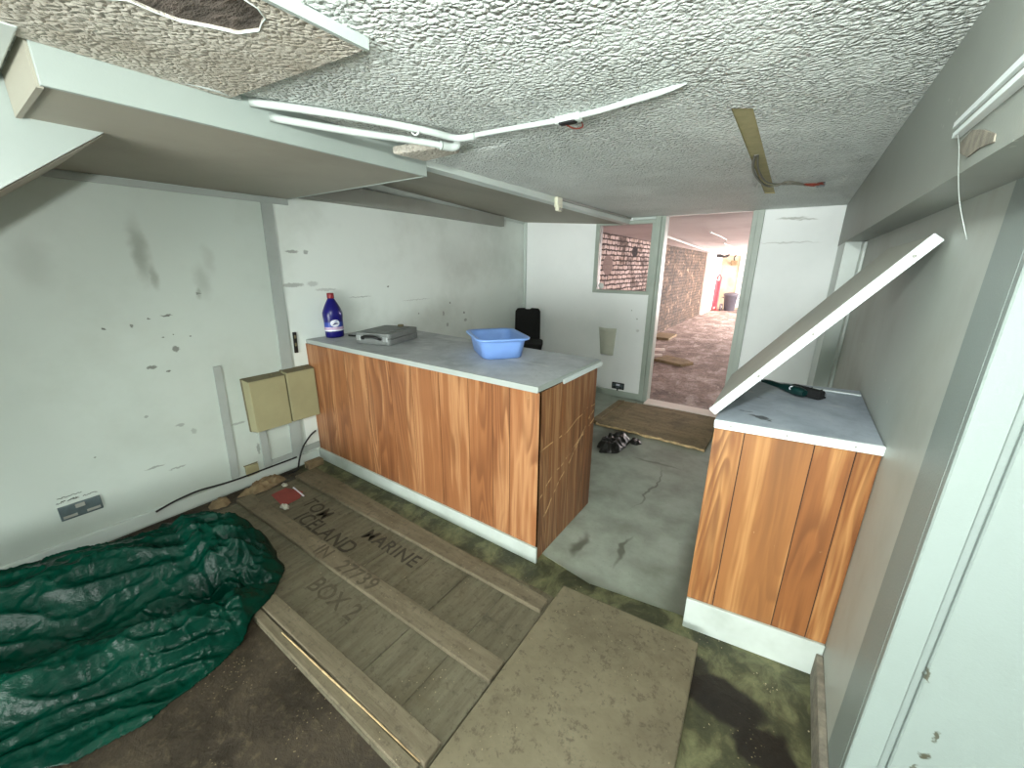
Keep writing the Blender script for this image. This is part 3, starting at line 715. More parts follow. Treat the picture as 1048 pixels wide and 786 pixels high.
# flap: local u along its length, v depth, w thickness
fl_root = obj('flap', box(BM(), (0, 0.008, 0), (.762, .66, .020), 0, .001, 1), 'flap_face', rc, Matrix.Translation((-.181, 1.575, .974)) @ Matrix.Rotation(math.atan2(-.602, .474), 4, 'Y') @ Matrix.Rotation(math.radians(1.5), 4, 'Z'), 'raised hinged flap leaning on the wall')
FT = Matrix.Translation((-.181, 1.575, .974)) @ Matrix.Rotation(math.atan2(-.602, .474), 4, 'Y') @ Matrix.Rotation(math.radians(1.5), 4, 'Z')
b = BM(); box(b, (-.002, -.004, -.006), (.764, .008, .024), 0, .002, 1); obj('flap_edging', b, 'edge', fl_root, FT, 'white flap edging')
for u in (.20, .40, .70):
    b = BM(); lathe(b, [(0, -.0055), (.005, -.0055), (.005, -.0035), (0, -.0035)], (u, 0, .009), 10, 0, 'y', False); obj('screw', b, 'trunk', fl_root, FT)
for v in (.12, .52): obj('hinge', box(BM(), (-.012, v, -.010), (.02, v + .06, -.002), 0, .002, 1), 'chrome', fl_root, FT)

# ---- bleach bottle
bx, by, bz = -2.842, 1.70, .9635
bo = thing('bleach_bottle', 'deep blue bleach bottle with a red cap at the wall end of the long counter', 'bottle', (bx, by, bz))
PR = [(.0, 0), (.062, 0), (.068, .006), (.069, .05), (.069, .10), (.071, .13), (.074, .165), (.073, .185), (.064, .21), (.048, .243), (.032, .272), (.0235, .286), (.0225, .300)]
b = BM(); lathe(b, PR, (bx, by, bz), 32, 0, 'z', True, .82, 1.0); body = obj('body', b, 'blue_bottle', bo)
b = BM(); lathe(b, [(.0, .288), (.0245, .288), (.0250, .292), (.0245, .322), (.022, .326), (0, .326)], (bx, by, bz), 24); obj('cap', b, 'red_cap', bo)
def wrap(a0, a1, z0, z1, dr, mat, name, k=14, zfun=None):
    b = BM(); cols = []
    for i in range(k + 1):
        a = math.radians(a0 + (a1 - a0) * i / k); r = .0695 + dr
        lo, hi = (z0, z1) if zfun is None else zfun(i / k)
        cols.append([b.verts.new((bx + r * .82 * math.cos(a), by + r * math.sin(a), bz + z)) for z in (lo, hi)])
    for i in range(k):
        f = b.faces.new((cols[i][0], cols[i + 1][0], cols[i + 1][1], cols[i][1])); f.smooth = True
    return obj(name, b, mat, body)
wrap(-110, 60, .062, .128, .0006, 'label_blue', 'label_field')
wrap(-110, 60, .056, .080, .0012, 'label_pink', 'label_band')
wrap(-110, 60, .050, .060, .0014, 'label_white', 'label_stripe')
A0 = -18
wrap(A0 - 28, A0 + 28, 0, 0, .0018, 'label_white', 'logo_oval', 16, lambda t: (.108 - .026 * math.sqrt(max(0, 1 - (2 * t - 1) ** 2)), .108 + .026 * math.sqrt(max(0, 1 - (2 * t - 1) ** 2))))
wrap(A0 - 18, A0 + 22, 0, 0, .0024, 'blue_bottle', 'logo_swoosh', 14, lambda t: (.092 + .012 * t + .002 * math.sin(t * 3.14), .092 + .012 * t + .015 * math.sin(t * 3.14)))
wrap(A0 - 4, A0 + 20, 0, 0, .0024, 'label_blue', 'logo_dash', 10, lambda t: (.117 + .006 * t, .117 + .006 * t + .006 * math.sin(t * 3.14)))

# ---- grey case lying flat
cs_T = RZ(17, (-2.40, 1.845, .9635))
cs = thing('carry_case', 'flat grey hard carry case with a black handle lying on the long counter', 'case', (-2.40, 1.845, .9635))
def rslab(w, d, z0, z1, r, inset=0.0):
    b = BM(); prism(b, rrect(w, d, r), z0, z1, bevel=.004); return b
b = rslab(.285, .37, 0, .042, .025); obj('base', b, 'case', cs, cs_T)
b = rslab(.285, .37, .0435, .080, .025); lid = obj('lid', b, 'case', cs, cs_T)
b = BM(); box(b, (-.10, -.13, .078), (.10, .14, .086), 0, .004); obj('raised_panel', b, 'case', lid, cs_T)
b = BM(); tube(b, [(-.07, -.184, .040), (-.068, -.205, .048), (-.05, -.212, .058), (0, -.214, .062), (.05, -.212, .058), (.068, -.205, .048), (.07, -.184, .040)], .0085, 8, 0, 4); obj('handle', b, 'black', cs, cs_T)
for x in (-.108, .108):
    b = BM(); box(b, (x - .018, -.191, .026), (x + .018, -.184, .060), 0, .002); obj('latch', b, 'chrome', cs, cs_T)
b = BM(); box(b, (.02, .10, .085), (.06, .125, .104), 0, .006); obj('lid_stud', b, 'cream_dark', cs, cs_T)
b = BM(); tube(b, [(-2.79, 1.78, .9685), (-2.72, 1.80, .969), (-2.64, 1.86, .9695), (-2.56, 1.98, .969)], .0065, 8, 0, 5); solo('black_strap', 'black strap trailing on the worktop between the bottle and the case', 'strap', b, 'black')

# ---- washing-up bowl
bs_T = RZ(-38, (-1.492, 1.962, .9635))
b = BM()
def loop(w, d, r, z): return [b.verts.new((p[0], p[1], z)) for p in rrect(w, d, r, 6)]
L = [(.325, .225, .05, .0), (.345, .243, .055, .005), (.372, .277, .06, .098), (.382, .287, .062, .108), (.420, .324, .066, .112), (.426, .330, .068, .122), (.414, .318, .066, .126), (.376, .280, .06, .122), (.362, .266, .058, .110), (.338, .238, .055, .012), (.316, .216, .05, .008)]
LL = [loop(*q) for q in L]
for i in range(len(LL) - 1):
    m = len(LL[i])
    for k in range(m):
        f = b.faces.new((LL[i][k], LL[i][(k + 1) % m], LL[i + 1][(k + 1) % m], LL[i + 1][k])); f.smooth = True
b.faces.new(LL[0][::-1]); b.faces.new(LL[-1])
bmesh.ops.recalc_face_normals(b, faces=b.faces[:])
solo('washing_up_bowl', 'pale blue rectangular plastic washing-up bowl on the long counter', 'bowl', b, 'basin', tf=bs_T)

# ---- black chair in the far corner
CT = RZ(28, (-2.60, 4.00, 0.004))
ch = thing('office_chair', 'black chair standing in the far corner behind the long counter', 'chair', (-2.60, 4.00, .004))
b = BM(); prism(b, [(p[0], p[1] + .0) for p in rrect(.40, .40, .06)], .53, .61, bevel=.02); obj('seat', b, 'chair_cloth', ch, CT)
t = bmesh.new()
bp = [(-.16, 0), (.16, 0), (.155, .40), (.13, .435), (.04, .44), (.03, .426), (-.03, .426), (-.04, .44), (-.13, .435), (-.155, .40)]
vs = [t.verts.new((p[0], 0, p[1])) for p in bp]; t.faces.new(vs); r = bmesh.ops.extrude_face_region(t, geom=t.faces[:])
for v in r['geom']:
    if isinstance(v, bmesh.types.BMVert): v.co.y = .045
bmesh.ops.recalc_face_normals(t, faces=t.faces[:]); bmesh.ops.bevel(t, geom=t.edges[:], offset=.008, segments=2, affect='EDGES', profile=.5)
BT = CT @ Matrix.Translation((0, .17, .548)) @ Matrix.Rotation(math.radians(-6), 4, 'X')
obj('backrest', t, 'chair_cloth', ch, BT)
b = BM(); box(b, (-.115, -.006, .06), (.115, .004, .39), 0, .004); obj('back_pad', b, 'chair_cloth', ch, BT)
b = BM(); tube(b, [(0, 0, .10), (0, 0, .54)], .025, 12); obj('gas_column', b, 'black', ch, CT)
for k in range(5):
    a = math.radians(72 * k + 10); b = BM(); tube(b, [(0, 0, .11), (.26 * math.cos(a), .26 * math.sin(a), .06)], [.024, .015], 8)
    lg = obj('base_arm', b, 'black', ch, CT)
    b = BM(); lathe(b, [(0, -.012), (.024, -.012), (.026, 0), (.024, .012), (0, .012)], (.26 * math.cos(a), .26 * math.sin(a), .0265), 14, 0, 'x'); obj('caster', b, 'black', lg, CT)

# ---- brush on the right counter
KT = RZ(-27, (.045, 2.075, .9595)) @ Matrix.Scale(.84, 4)
br = thing('hand_brush', 'dark green hand brush with black bristles lying under the raised flap', 'brush', (.035, 2.09, .9595))
b = BM(); tube(b, [(-.165, .02, .030), (-.12, .016, .032), (-.06, .004, .030), (-.02, 0, .030), (.04, -.012, .030), (.075, -.018, .028)], [.008, .013, .014, .022, .026, .018], 12, 0, 4); hb = obj('handle', b, 'brush_green', br, KT)
b = BM()
box(b, (-.02, .0, .004), (.135, .055, .050), 0, .012)
for k in range(70):
    x, z = random.uniform(-.018, .13), random.uniform(.01, .046); tube(b, [(x, .04, z), (x + random.uniform(-.006, .006), .072 + random.uniform(-.01, .008), z * random.uniform(.5, 1.05) + .001)], .0022, 4)
obj('bristles', b, 'bristle', br, KT)
b = BM(); lathe(b, [(.0, 0), (.012, 0), (.011, .002), (.006, .0025), (.0055, .0005), (0, .0005)], (0, 0, 0), 20); obj('round_logo', b, 'label_white', hb, KT @ Matrix.Translation((.012, -.0235, .041)) @ Matrix.Rotation(math.radians(60), 4, 'X'))
b = BM(); lathe(b, [(0, 0), (.004, 0), (.003, .002), (0, .002)], (-.158, .013, .037), 10); obj('hanging_hole_rim', b, 'label_white', hb, KT)

# ---- electrical enclosures on the left wall
def enclosure(y0, y1, z0, z1, d, label, ins=.012):
    e = thing('meter_box', label, 'meter box', (XL, (y0 + y1) / 2, z0), 'cream electrical boxes on the scuffed wall')
    b = BM(); box(b, (XL, y0 - .003, z0 - .002), (XL + .02, y1 + .002, z1 + .004), 0, .003, 1); obj('back_box', b, 'cream_dark', e)
    b = BM(); hexa(b, [(XL + .018, y0, z0), (XL + .018, y1, z0), (XL + d, y1 - .001, z0 + .003), (XL + d, y0 + ins, z0 + .006), (XL + .018, y0, z1), (XL + .018, y1, z1), (XL + d, y1 - .001, z1 - .012), (XL + d, y0 + ins, z1 - .012)])
    bmesh.ops.bevel(b, geom=b.edges[:], offset=.004, segments=2, affect='EDGES', profile=.5); cv = obj('cover', b, 'cream', e)
    b = BM(); lathe(b, [(0, z1 - .008), (.008, z1 - .008), (.009, z1 + .004), (0, z1 + .006)], (XL + .055, (y0 + y1) / 2 + .05, 0), 12); obj('cover_screw', b, 'cream_dark', cv)
    b = BM(); hexa(b, [(XL + .018, y0 - .001, z1 + .0005), (XL + .018, y1, z1 + .0005), (XL + d - .004, y1 - .001, z1 - .0105), (XL + d - .004, y0 + .011, z1 - .0105), (XL + .018, y0 - .001, z1 + .003), (XL + .018, y1, z1 + .003), (XL + d - .004, y1 - .001, z1 - .008), (XL + d - .004, y0 + .011, z1 - .008)]); obj('top_plate', b, 'cream_dark', e, label='dark brown dusty top')
    return e
enclosure(1.040, 1.285, .392, .762, .088, 'cream metal meter box on the scuffed wall, the one farther from the long counter')
enclosure(1.292, 1.497, .394, .770, .088, 'cream metal meter box on the scuffed wall, the one touching the long counter', .001)

# ---- socket on left wall with handwriting above
so = thing('wall_socket', 'slate grey double socket on the scuffed wall above the green tarpaulin', 'socket', (XL, .195, .212))
b = BM(); box(b, (XL, .115, .212), (XL + .012, .272, .290), 0, .003); pl_ = obj('face_plate', b, 'socket_grey', so)
for y in (.15, .237):
    b = BM(); box(b, (XL + .011, y - .026, .222), (XL + .014, y + .026, .236), 0, .001, 1); obj('socket_slots', b, 'trunk', pl_)
b = BM(); box(b, (XL + .011, .176, .262), (XL + .016, .212, .284), 0, .002, 1); obj('switch', b, 'trunk', pl_, label='pale rocker switch')
hw = BM()
random.seed(3)
def scribble(bm_, y0, z0, y1, z1, n, amp):
    pts = []
    for i in range(n * 4 + 1):
        t = i / (n * 4); pts.append((XL + .0012, y0 + (y1 - y0) * t, z0 + (z1 - z0) * t + amp * (random.random() - .5) * (1 if i % 2 else -1)))
    tube(bm_, pts, .0013, 4)
scribble(hw, .125, .335, .215, .338, 7, .008); scribble(hw, .118, .312, .150, .313, 3, .012); scribble(hw, .158, .313, .20, .315, 5, .014); scribble(hw, .213, .312, .268, .313, 5, .007)
obj('handwriting', hw, 'ink', so, label='faint handwritten note above the socket')
# ---- small cream box near skirting
so = thing('cable_box', 'small cream cable box on the scuffed wall just above the baseboard', 'socket', (XL, 1.0, .08))
b = BM(); box(b, (XL, .963, .082), (XL + .026, 1.042, .155), 0, .004); obj('body', b, 'cream', so)
b = BM(); box(b, (XL, .958, .155), (XL + .010, 1.046, .161), 0, .002, 1); obj('top_lip', b, 'cream_dark', so)
# ---- latch plate
so = thing('latch_plate', 'narrow black latch plate screwed beside the upright batten', 'latch', (XL, 1.44, .88))
LT = Matrix.Translation((XL, 1.427, .875)) @ Matrix.Rotation(math.radians(-2), 4, 'X')
b = BM(); box(b, (0, -.012, 0), (.012, .014, .15), 0, .003); pl_ = obj('plate', b, 'black', so, LT)
for z in (.05, .105):
    b = BM(); box(b, (.011, -.006, z), (.016, .007, z + .024), 0, .002); obj('keep', b, 'truck_red' if False else 'cream_dark', pl_, LT)
# ---- socket on back wall
so = thing('wall_socket', 'black framed double socket low on the far white partition', 'socket', (-1.565, YB, .085))
b = BM(); box(b, (-1.640, YB - .014, .092), (-1.490, YB, .170), 0, .006); pl_ = obj('frame', b, 'black', so)
b = BM(); box(b, (-1.628, YB - .016, .104), (-1.502, YB - .012, .158), 0, .003); obj('plate', b, 'socket_grey', so)
b = BM(); box(b, (-1.585, YB - .020, .135), (-1.540, YB - .014, .158), 0, .002); obj('switch', b, 'label_white', so, label='white switch')
for x in (-1.603, -1.527):
    b = BM(); box(b, (x - .016, YB - .018, .108), (x + .016, YB - .015, .122), 0, .001, 1); obj('socket_slots', b, 'black', so)
b = BM(); tube(b, [(-1.565, YB - .012, .095), (-1.565, YB - .02, .075)], .009, 8); obj('cable_gland', b, 'black', so)
# ---- curved dispenser plate on back wall
b = BM(); cols = []
for s_ in range(2):
    for i in range(13):
        pass
nz, nx = 10, 12; grid = {}
for sd in (0, 1):
    for i in range(nx + 1):
        for k in range(nz + 1):
            u, w = i / nx, k / nz
            wid = .155 + .055 * w; x = -1.745 + (u - .5) * wid + (.01 * (1 - w))
            yb = YB - .012 - .05 * math.sin(math.pi * u) ** .8 * (.6 + .4 * w) + (.008 * sd if 0 < 1 else 0)
            grid[sd, i, k] = b.verts.new((x, min(yb + .006 * sd, YB - .0005), .490 + .315 * w))
for sd in (0, 1):
    for i in range(nx):
        for k in range(nz):
            f = b.faces.new((grid[sd, i, k], grid[sd, i + 1, k], grid[sd, i + 1, k + 1], grid[sd, i, k + 1])); f.smooth = True
for i in range(nx):
    for k in (0, nz): b.faces.new((grid[0, i, k], grid[0, i + 1, k], grid[1, i + 1, k], grid[1, i, k]))
for k in range(nz):
    for i in (0, nx): b.faces.new((grid[0, i, k], grid[0, i, k + 1], grid[1, i, k + 1], grid[1, i, k]))
bmesh.ops.recalc_face_normals(b, faces=b.faces[:])
dp = thing('paper_dispenser', 'curved cream dispenser cover hanging on the far white partition', 'dispenser', (-1.745, YB, .49))
obj('cover', b, 'dispenser', dp)
b = BM(); box(b, (-1.79, YB - .05, .486), (-1.71, YB - .008, .494), 0, .002, 1); obj('bottom_lip', b, 'label_white', dp)

# ---- sensor on the soffit fascia
se = thing('wall_sensor', 'cream sensor on the fascia of the dropped soffit', 'sensor', (-1.585, 2.825, 1.885))
b = BM(); box(b, (-1.585, 2.79, 1.905), (-1.555, 2.865, 1.978), 0, .006); bd = obj('body', b, 'cream_plastic', se)
b = BM(); box(b, (-1.583, 2.795, 1.880), (-1.548, 2.86, 1.93), 0, .012, 3); obj('lens_cover', b, 'cream_plastic', se)
for y in (2.808, 2.836):
    b = BM(); box(b, (-1.5495, y, 1.886), (-1.5465, y + .010, 1.905)); obj('slot', b, 'black', se)
b = BM(); box(b, (-1.585, 2.87, 1.962), (-1.566, 4.40, 1.978), 0, .002, 1); solo('cable_trunking', 'thin grey cable trunking running from the cream sensor to the window', 'trunking', b, 'trunk')

# ---- conduits on the ceiling
def clip(bm_, p, r): lathe(bm_, [(r, -.008), (r + .004, -.008), (r + .004, .008), (r, .008)], p, 14, 0, 'y', False)
c1 = thing('conduit', 'white conduit along the ceiling edge that bends out across the textured ceiling', 'conduit', (-1.30, .95, 1.965))
pts = [(-1.572, .742, 2.003), (-1.46, .885, 1.997), (-1.34, 1.03, 1.985), (-1.225, 1.185, 1.970), (-1.195, 1.28, 1.966), (-1.165, 1.312, 1.965), (-1.10, 1.322, 1.965)]
b = BM(); tube(b, pts, .0125, 12, 0, 4); obj('pipe', b, 'pvc', c1)
b = BM(); lathe(b, [(.0125, -.007), (.017, -.007), (.017, .007), (.0125, .007)], (0, 0, 0), 14, 0, 'y', False); obj('clip', b, 'pvc', c1, RZ(24, (-1.245, 1.155, 1.966)))
b = BM(); tube(b, [(-1.11, 1.322, 1.968), (-.98, 1.338, 1.970), (-.85, 1.352, 1.970), (-.765, 1.360, 1.970)], .009, 10, 0, 4); obj('cable_run', b, 'pvc', c1)
b = BM(); tube(b, [(-.690, 1.360, 1.970), (-.60, 1.352, 1.970), (-.52, 1.337, 1.970), (-.43, 1.322, 1.970), (-.345, 1.312, 1.974)], [.009] * 12 + [.0085, .008, .007, .004, .002], 10, 0, 4); obj('cable_run', b, 'pvc', c1)
b = BM(); box(b, (-.775, 1.342, 1.955), (-.682, 1.378, 1.979), 0, .006); obj('joint', b, 'pvc', c1)
b = BM(); box(b, (-.755, 1.335, 1.949), (-.695, 1.365, 1.957), 0, .005); obj('burnt_split', b, 'cable', c1, label='blackened split in the casing')
b = BM(); tube(b, [(-.735, 1.35, 1.951), (-.72, 1.39, 1.945), (-.705, 1.42, 1.955), (-.70, 1.40, 1.965)], .0022, 6, 0, 4); obj('loose_core', b, 'copper', c1)
c2 = thing('conduit', 'white conduit beside the boxed-in bulkhead, ending in an elbow', 'conduit', (-1.35, 1.0, 1.945))
b = BM(); tube(b, [(-1.574, .80, 1.975), (-1.49, .93, 1.966), (-1.40, 1.06, 1.958), (-1.30, 1.21, 1.953), (-1.245, 1.30, 1.947)], .0125, 12, 0, 4); obj('pipe', b, 'pvc', c2)
b = BM(); tube(b, [(-1.25, 1.285, 1.947), (-1.238, 1.325, 1.948), (-1.224, 1.345, 1.953), (-1.218, 1.352, 1.968)], .016, 12, 0, 4); obj('elbow', b, 'pvc', c2)
b = BM(); hexa(b, [(-1.52, 1.27, 1.948), (-1.31, 1.31, 1.948), (-1.27, 1.42, 1.948), (-1.50, 1.44, 1.948), (-1.52, 1.27, 1.98), (-1.31, 1.31, 1.98), (-1.27, 1.42, 1.98), (-1.50, 1.44, 1.98)]); bmesh.ops.bevel(b, geom=b.edges[:], offset=.008, segments=2, affect='EDGES', profile=.5); solo('ceiling_block', 'rough plaster-crusted block on the ceiling beside the conduit elbow', 'block', b, 'ceiling_patch')
b = BM(); tube(b, [(-1.572, .55, 2.008), (-1.548, .59, 2.004), (-1.540, .63, 2.002), (-1.556, .68, 2.006), (-1.572, .71, 2.010)], .010, 8, 0, 4); solo('pipe_stub', 'short bent white pipe stub above the boxed-in bulkhead', 'pipe', b, 'pvc')

# ---- loose wires of the removed light
lw = thing('loose_light_wires', 'bare grey wires dangling from the slot in the ceiling', 'wire', (-.26, 2.6, 1.96))
b = BM(); tube(b, [(-.268, 2.30, 1.985), (-.285, 2.42, 1.968), (-.29, 2.60, 1.955), (-.275, 2.85, 1.95), (-.245, 3.0, 1.952), (-.20, 2.99, 1.956), (-.16, 2.93, 1.958), (-.115, 2.97, 1.955), (-.075, 3.06, 1.952)], .006, 8, 0, 5); obj('cable', b, 'cable_grey', lw)
b = BM(); tube(b, [(-.258, 2.30, 1.985), (-.268, 2.50, 1.962), (-.262, 2.80, 1.957), (-.235, 2.96, 1.96), (-.19, 3.02, 1.962), (-.13, 3.03, 1.958), (-.08, 3.08, 1.957)], .0045, 8, 0, 5); obj('cable', b, 'cable_grey', lw)
for k in range(7):
    b = BM(); a = (-.085 + .004 * k, 3.04 + .012 * (k % 3), 1.952 + .004 * (k % 2)); tube(b, [a, (a[0] + .03, a[1] + random.uniform(-.05, .05), a[2] - random.uniform(0, .012)), (a[0] + .075, a[1] + random.uniform(-.03, .07), a[2] + random.uniform(-.004, .008))], .0032, 6, 0, 3); obj('core', b, 'copper', lw)
b = BM(); box(b, (-.022, 3.10, 1.948), (.018, 3.17, 1.968), 0, .005); obj('connector', b, 'socket_grey', lw)

# ---- trunking rail and broken hole on right bulkhead
rl = thing('cable_rail', 'white double rail fixed to the bulkhead above the grey wall', 'rail', (.195, .75, 1.74))
b = BM(); hexa(b, [(.180, -.3, 1.735), (.200, -.3, 1.735), (.200, 1.185, 1.735), (.188, 1.185, 1.735), (.180, -.3, 1.747), (.200, -.3, 1.747), (.200, 1.185, 1.744), (.188, 1.185, 1.744)]); obj('lower_lip', b, 'edge', rl)
b = BM(); hexa(b, [(.180, -.3, 1.757), (.200, -.3, 1.757), (.200, 1.20, 1.755), (.188, 1.20, 1.755), (.180, -.3, 1.772), (.200, -.3, 1.772), (.200, 1.20, 1.765), (.188, 1.20, 1.765)]); obj('upper_lip', b, 'edge', rl)
b = BM(); box(b, (.193, -.3, 1.745), (.200, 1.18, 1.759)); obj('channel', b, 'trunk', rl)
b = BM()
hp = [(1.16, 1.722), (1.10, 1.728), (1.03, 1.712), (.96, 1.690), (.955, 1.678), (1.02, 1.684), (1.08, 1.682), (1.14, 1.700)]
vs = [b.verts.new((.1975, p[0], p[1])) for p in hp]; b.faces.new(vs); r = bmesh.ops.extrude_face_region(b, geom=b.faces[:])
for v in r['geom']:
    if isinstance(v, bmesh.types.BMVert): v.co.x = .1995
bmesh.ops.recalc_face_normals(b, faces=b.faces[:]); solo('broken_plaster', 'broken grey brown plaster scar under the white rail', 'plaster scar', b, 'scar')
b = BM(); tube(b, [(.190, 1.155, 1.735), (.188, 1.10, 1.70), (.187, 1.05, 1.655), (.186, .98, 1.60), (.19, .90, 1.54)], .0006, 5, 0, 5); solo('loose_thread', 'pale thread hanging from the end of the white rail', 'thread', b, 'strip')

# ---- ledged timber crate lid with brushed lettering
random.seed(11)
cl = thing('crate_lid', 'dusty ledged timber lid with brushed lettering lying in front of the long counter', 'crate lid', (-1.69, .89, 0))
edges = [-2.71, -2.50, -2.26, -2.03, -1.80, -1.575, -1.34, -1.105, -.885, -.682]
for i in range(9):
    b = BM(); j = random.uniform(-.006, .006)
    box(b, (edges[i] + .0015, .478, .003), (edges[i + 1] - .0015, 1.33 + j * .5, .026 + random.uniform(-.0015, .0015)), 0, .0025, 1); obj('board', b, 'lid_board', cl)
def batten(y0a, y0b, y1a, y1b, x0, x1, z1, name='batten'):
    b = BM(); hexa(b, [(x0, y0a, .0285), (x1, y0b, .0285), (x1, y1b, .0285), (x0, y1a, .0285), (x0, y0a, z1), (x1, y0b, z1), (x1, y1b, z1), (x0, y1a, z1)])
    bmesh.ops.bevel(b, geom=b.edges[:], offset=.003, segments=1, affect='EDGES', profile=.5)
    return obj(name, b, 'lid_batten', cl)
batten(.508, .528, .578, .602, -2.70, -.684, .052)
batten(.476, .480, .504, .522, -2.70, -.70, .044, 'split_batten')
batten(.812, .842, .912, .936, -2.712, -.680, .050)
batten(1.188, 1.212, 1.345, 1.288, -2.712, -.690, .050)
b = BM(); tube(b, [(-1.50, .5055, .047), (-1.2, .512, .050), (-.95, .520, .049), (-.70, .5245, .050)], [.002, .0035, .003, .002], 6); obj('splintered_edge', b, 'raw_edge', cl, label='pale splintered edge')
def lettering(txt, x, y, z, size, rot, mat, shear=0.0):
    cu = bpy.data.curves.new('t', 'FONT'); cu.body = txt; cu.size = size; cu.extrude = .0006; cu.offset = .001; cu.space_character = 1.05; cu.shear = shear
    o = bpy.data.objects.new('t', cu); COL.objects.link(o)
    me = bpy.data.meshes.new_from_object(o.evaluated_get(bpy.context.evaluated_depsgraph_get()))
    bm_ = bmesh.new(); bm_.from_mesh(me); bpy.data.objects.remove(o); bpy.data.curves.remove(cu); bpy.data.meshes.remove(me)
    for v in bm_.verts: v.co.x += .006 * mn.noise(Vector((v.co.x * 30, v.co.y * 30, 1))); v.co.y += .006 * mn.noise(Vector((v.co.x * 30, v.co.y * 30, 7)))
    return obj('lettering', bm_, mat, cl, Matrix.Translation((x, y, z)) @ Matrix.Rotation(math.radians(rot), 4, 'Z'), 'brushed letters reading ' + txt)
bpy.context.view_layer.update()
lettering('TOM', -2.37, 1.05, .0285, .12, -4, 'ink')
lettering('ICELAND', -2.26, .94, .0285, .125, 0, 'ink')
lettering('MARINE', -1.79, 1.075, .0285, .115, 0, 'ink')
lettering('IN', -1.86, .838, .0512, .10, 1, 'ink_faint')
lettering('27739', -1.66, .835, .0512, .105, 2, 'ink_faint')
lettering('BOX 2', -1.68, .70, .0285, .115, 1, 'ink_faint')

# red card and scraps lying on the lid
b = BM(); prism(b, [(-2.63, .985), (-2.43, .965), (-2.44, 1.075), (-2.50, 1.13), (-2.64, 1.085)], .0275, .0295); solo('red_card', 'faded red card lying on the timber lid near the baseboard', 'card', b, 'red_paper')
b = BM(); hexa(b, [(-2.60, 1.112, .028), (-2.44, 1.098, .028), (-2.44, 1.106, .028), (-2.60, 1.120, .028), (-2.60, 1.112, .034), (-2.44, 1.098, .034), (-2.44, 1.106, .034), (-2.60, 1.120, .034)]); solo('white_stick', 'thin white stick beside the red card', 'stick', b, 'label_white')
def crumple(cx, cy_, rx, ry_, h, seed, z0=0.0, n=26, amp=1.0, sc=14):
    b = BM(); g = {}
    for i in range(n + 1):
        for k in range(n + 1):
            u, v = i / n * 2 - 1, k / n * 2 - 1
            # square to disc
            x, y = u * math.sqrt(1 - v * v / 2), v * math.sqrt(1 - u * u / 2)
            q = Vector((cx + x * rx, cy_ + y * ry_, seed)); d = 1 - math.hypot(x, y)
            e = 1 + .35 * mn.noise(Vector((x * 2.1, y * 2.1, seed * 3.3)))
            px, py = cx + x * rx * e, cy_ + y * ry_ * e
            rg = 1 - abs(mn.noise(Vector((px * sc, py * sc, seed)))) * 2
            z = z0 + max(0.0012, min(1, d * 3.2) * h * (.45 + .55 * rg) * amp)
            g[i, k] = (b.verts.new((px, py, z)), b.verts.new((px, py, z0 + .0005)))
    for i in range(n):
        for k in range(n):
            f = b.faces.new((g[i, k][0], g[i + 1, k][0], g[i + 1, k + 1][0], g[i, k + 1][0])); f.smooth = True
            b.faces.new((g[i, k][1], g[i, k + 1][1], g[i + 1, k + 1][1], g[i + 1, k][1]))
    for e_ in [e for e in b.edges if len(e.link_faces) == 1]: pass
    bmesh.ops.recalc_face_normals(b, faces=b.faces[:])
    return b
solo('crumpled_film', 'crumpled clear film scrap beside the red card', 'scrap', crumple(-2.415, .968, .042, .020, .016, 3, .0310, 14, 1, 40), 'foil')
solo('plaster_scrap', 'small pale scrap behind the red card near the baseboard', 'scrap', crumple(-2.68, 1.10, .025, .018, .014, 9, .0285, 12, 1, 40), 'foil')
solo('brown_paper', 'torn brown paper stuffed along the white baseboard', 'paper', crumple(-2.825, 1.03, .065, .14, .055, 5, 0, 30, 1, 22), 'paper_brown')
solo('brown_paper', 'smaller torn brown paper nearer the green tarpaulin', 'paper', crumple(-2.83, .76,   .05, .06, .035, 8, 0, 22, 1, 26), 'paper_brown')
b = BM(); box(b, (-2.862, 1.335, .001), (-2.80, 1.455, .05), 0, .004); solo('timber_offcut', 'pale broken timber offcut in the corner by the long counter', 'offcut', b, 'paper_brown')
b = BM(); tube(b, [(-2.86, .46, .10), (-2.875, .56, .115), (-2.886, .68, .120), (-2.89, .80, .105), (-2.886, .90, .100), (-2.888, 1.04, .098), (-2.888, 1.30, .098)], .006, 8, 0, 5); solo('black_cable', 'black cable along the white baseboard, coming out from under the tarpaulin', 'cable', b, 'cable')
b = BM(); tube(b, [(-2.85, 1.20, .012), (-2.845, 1.27, .02), (-2.872, 1.31, .08), (-2.89, 1.36, .16), (-2.898, 1.43, .225), (-2.90, 1.478, .25)], .006, 8, 0, 5); solo('black_cable', 'black cable rising from the floor to the end of the long counter', 'cable', b, 'cable')

# ---- front board
b = BM(); prism(b, [(-.676, 1.405), (-.090, 1.452), (-.012, .10), (-.668, .06)], .003, .046, bevel=.005); solo('plywood_board', 'large plain olive-brown board lying flat beside the timber lid', 'board', b, 'panel_board')

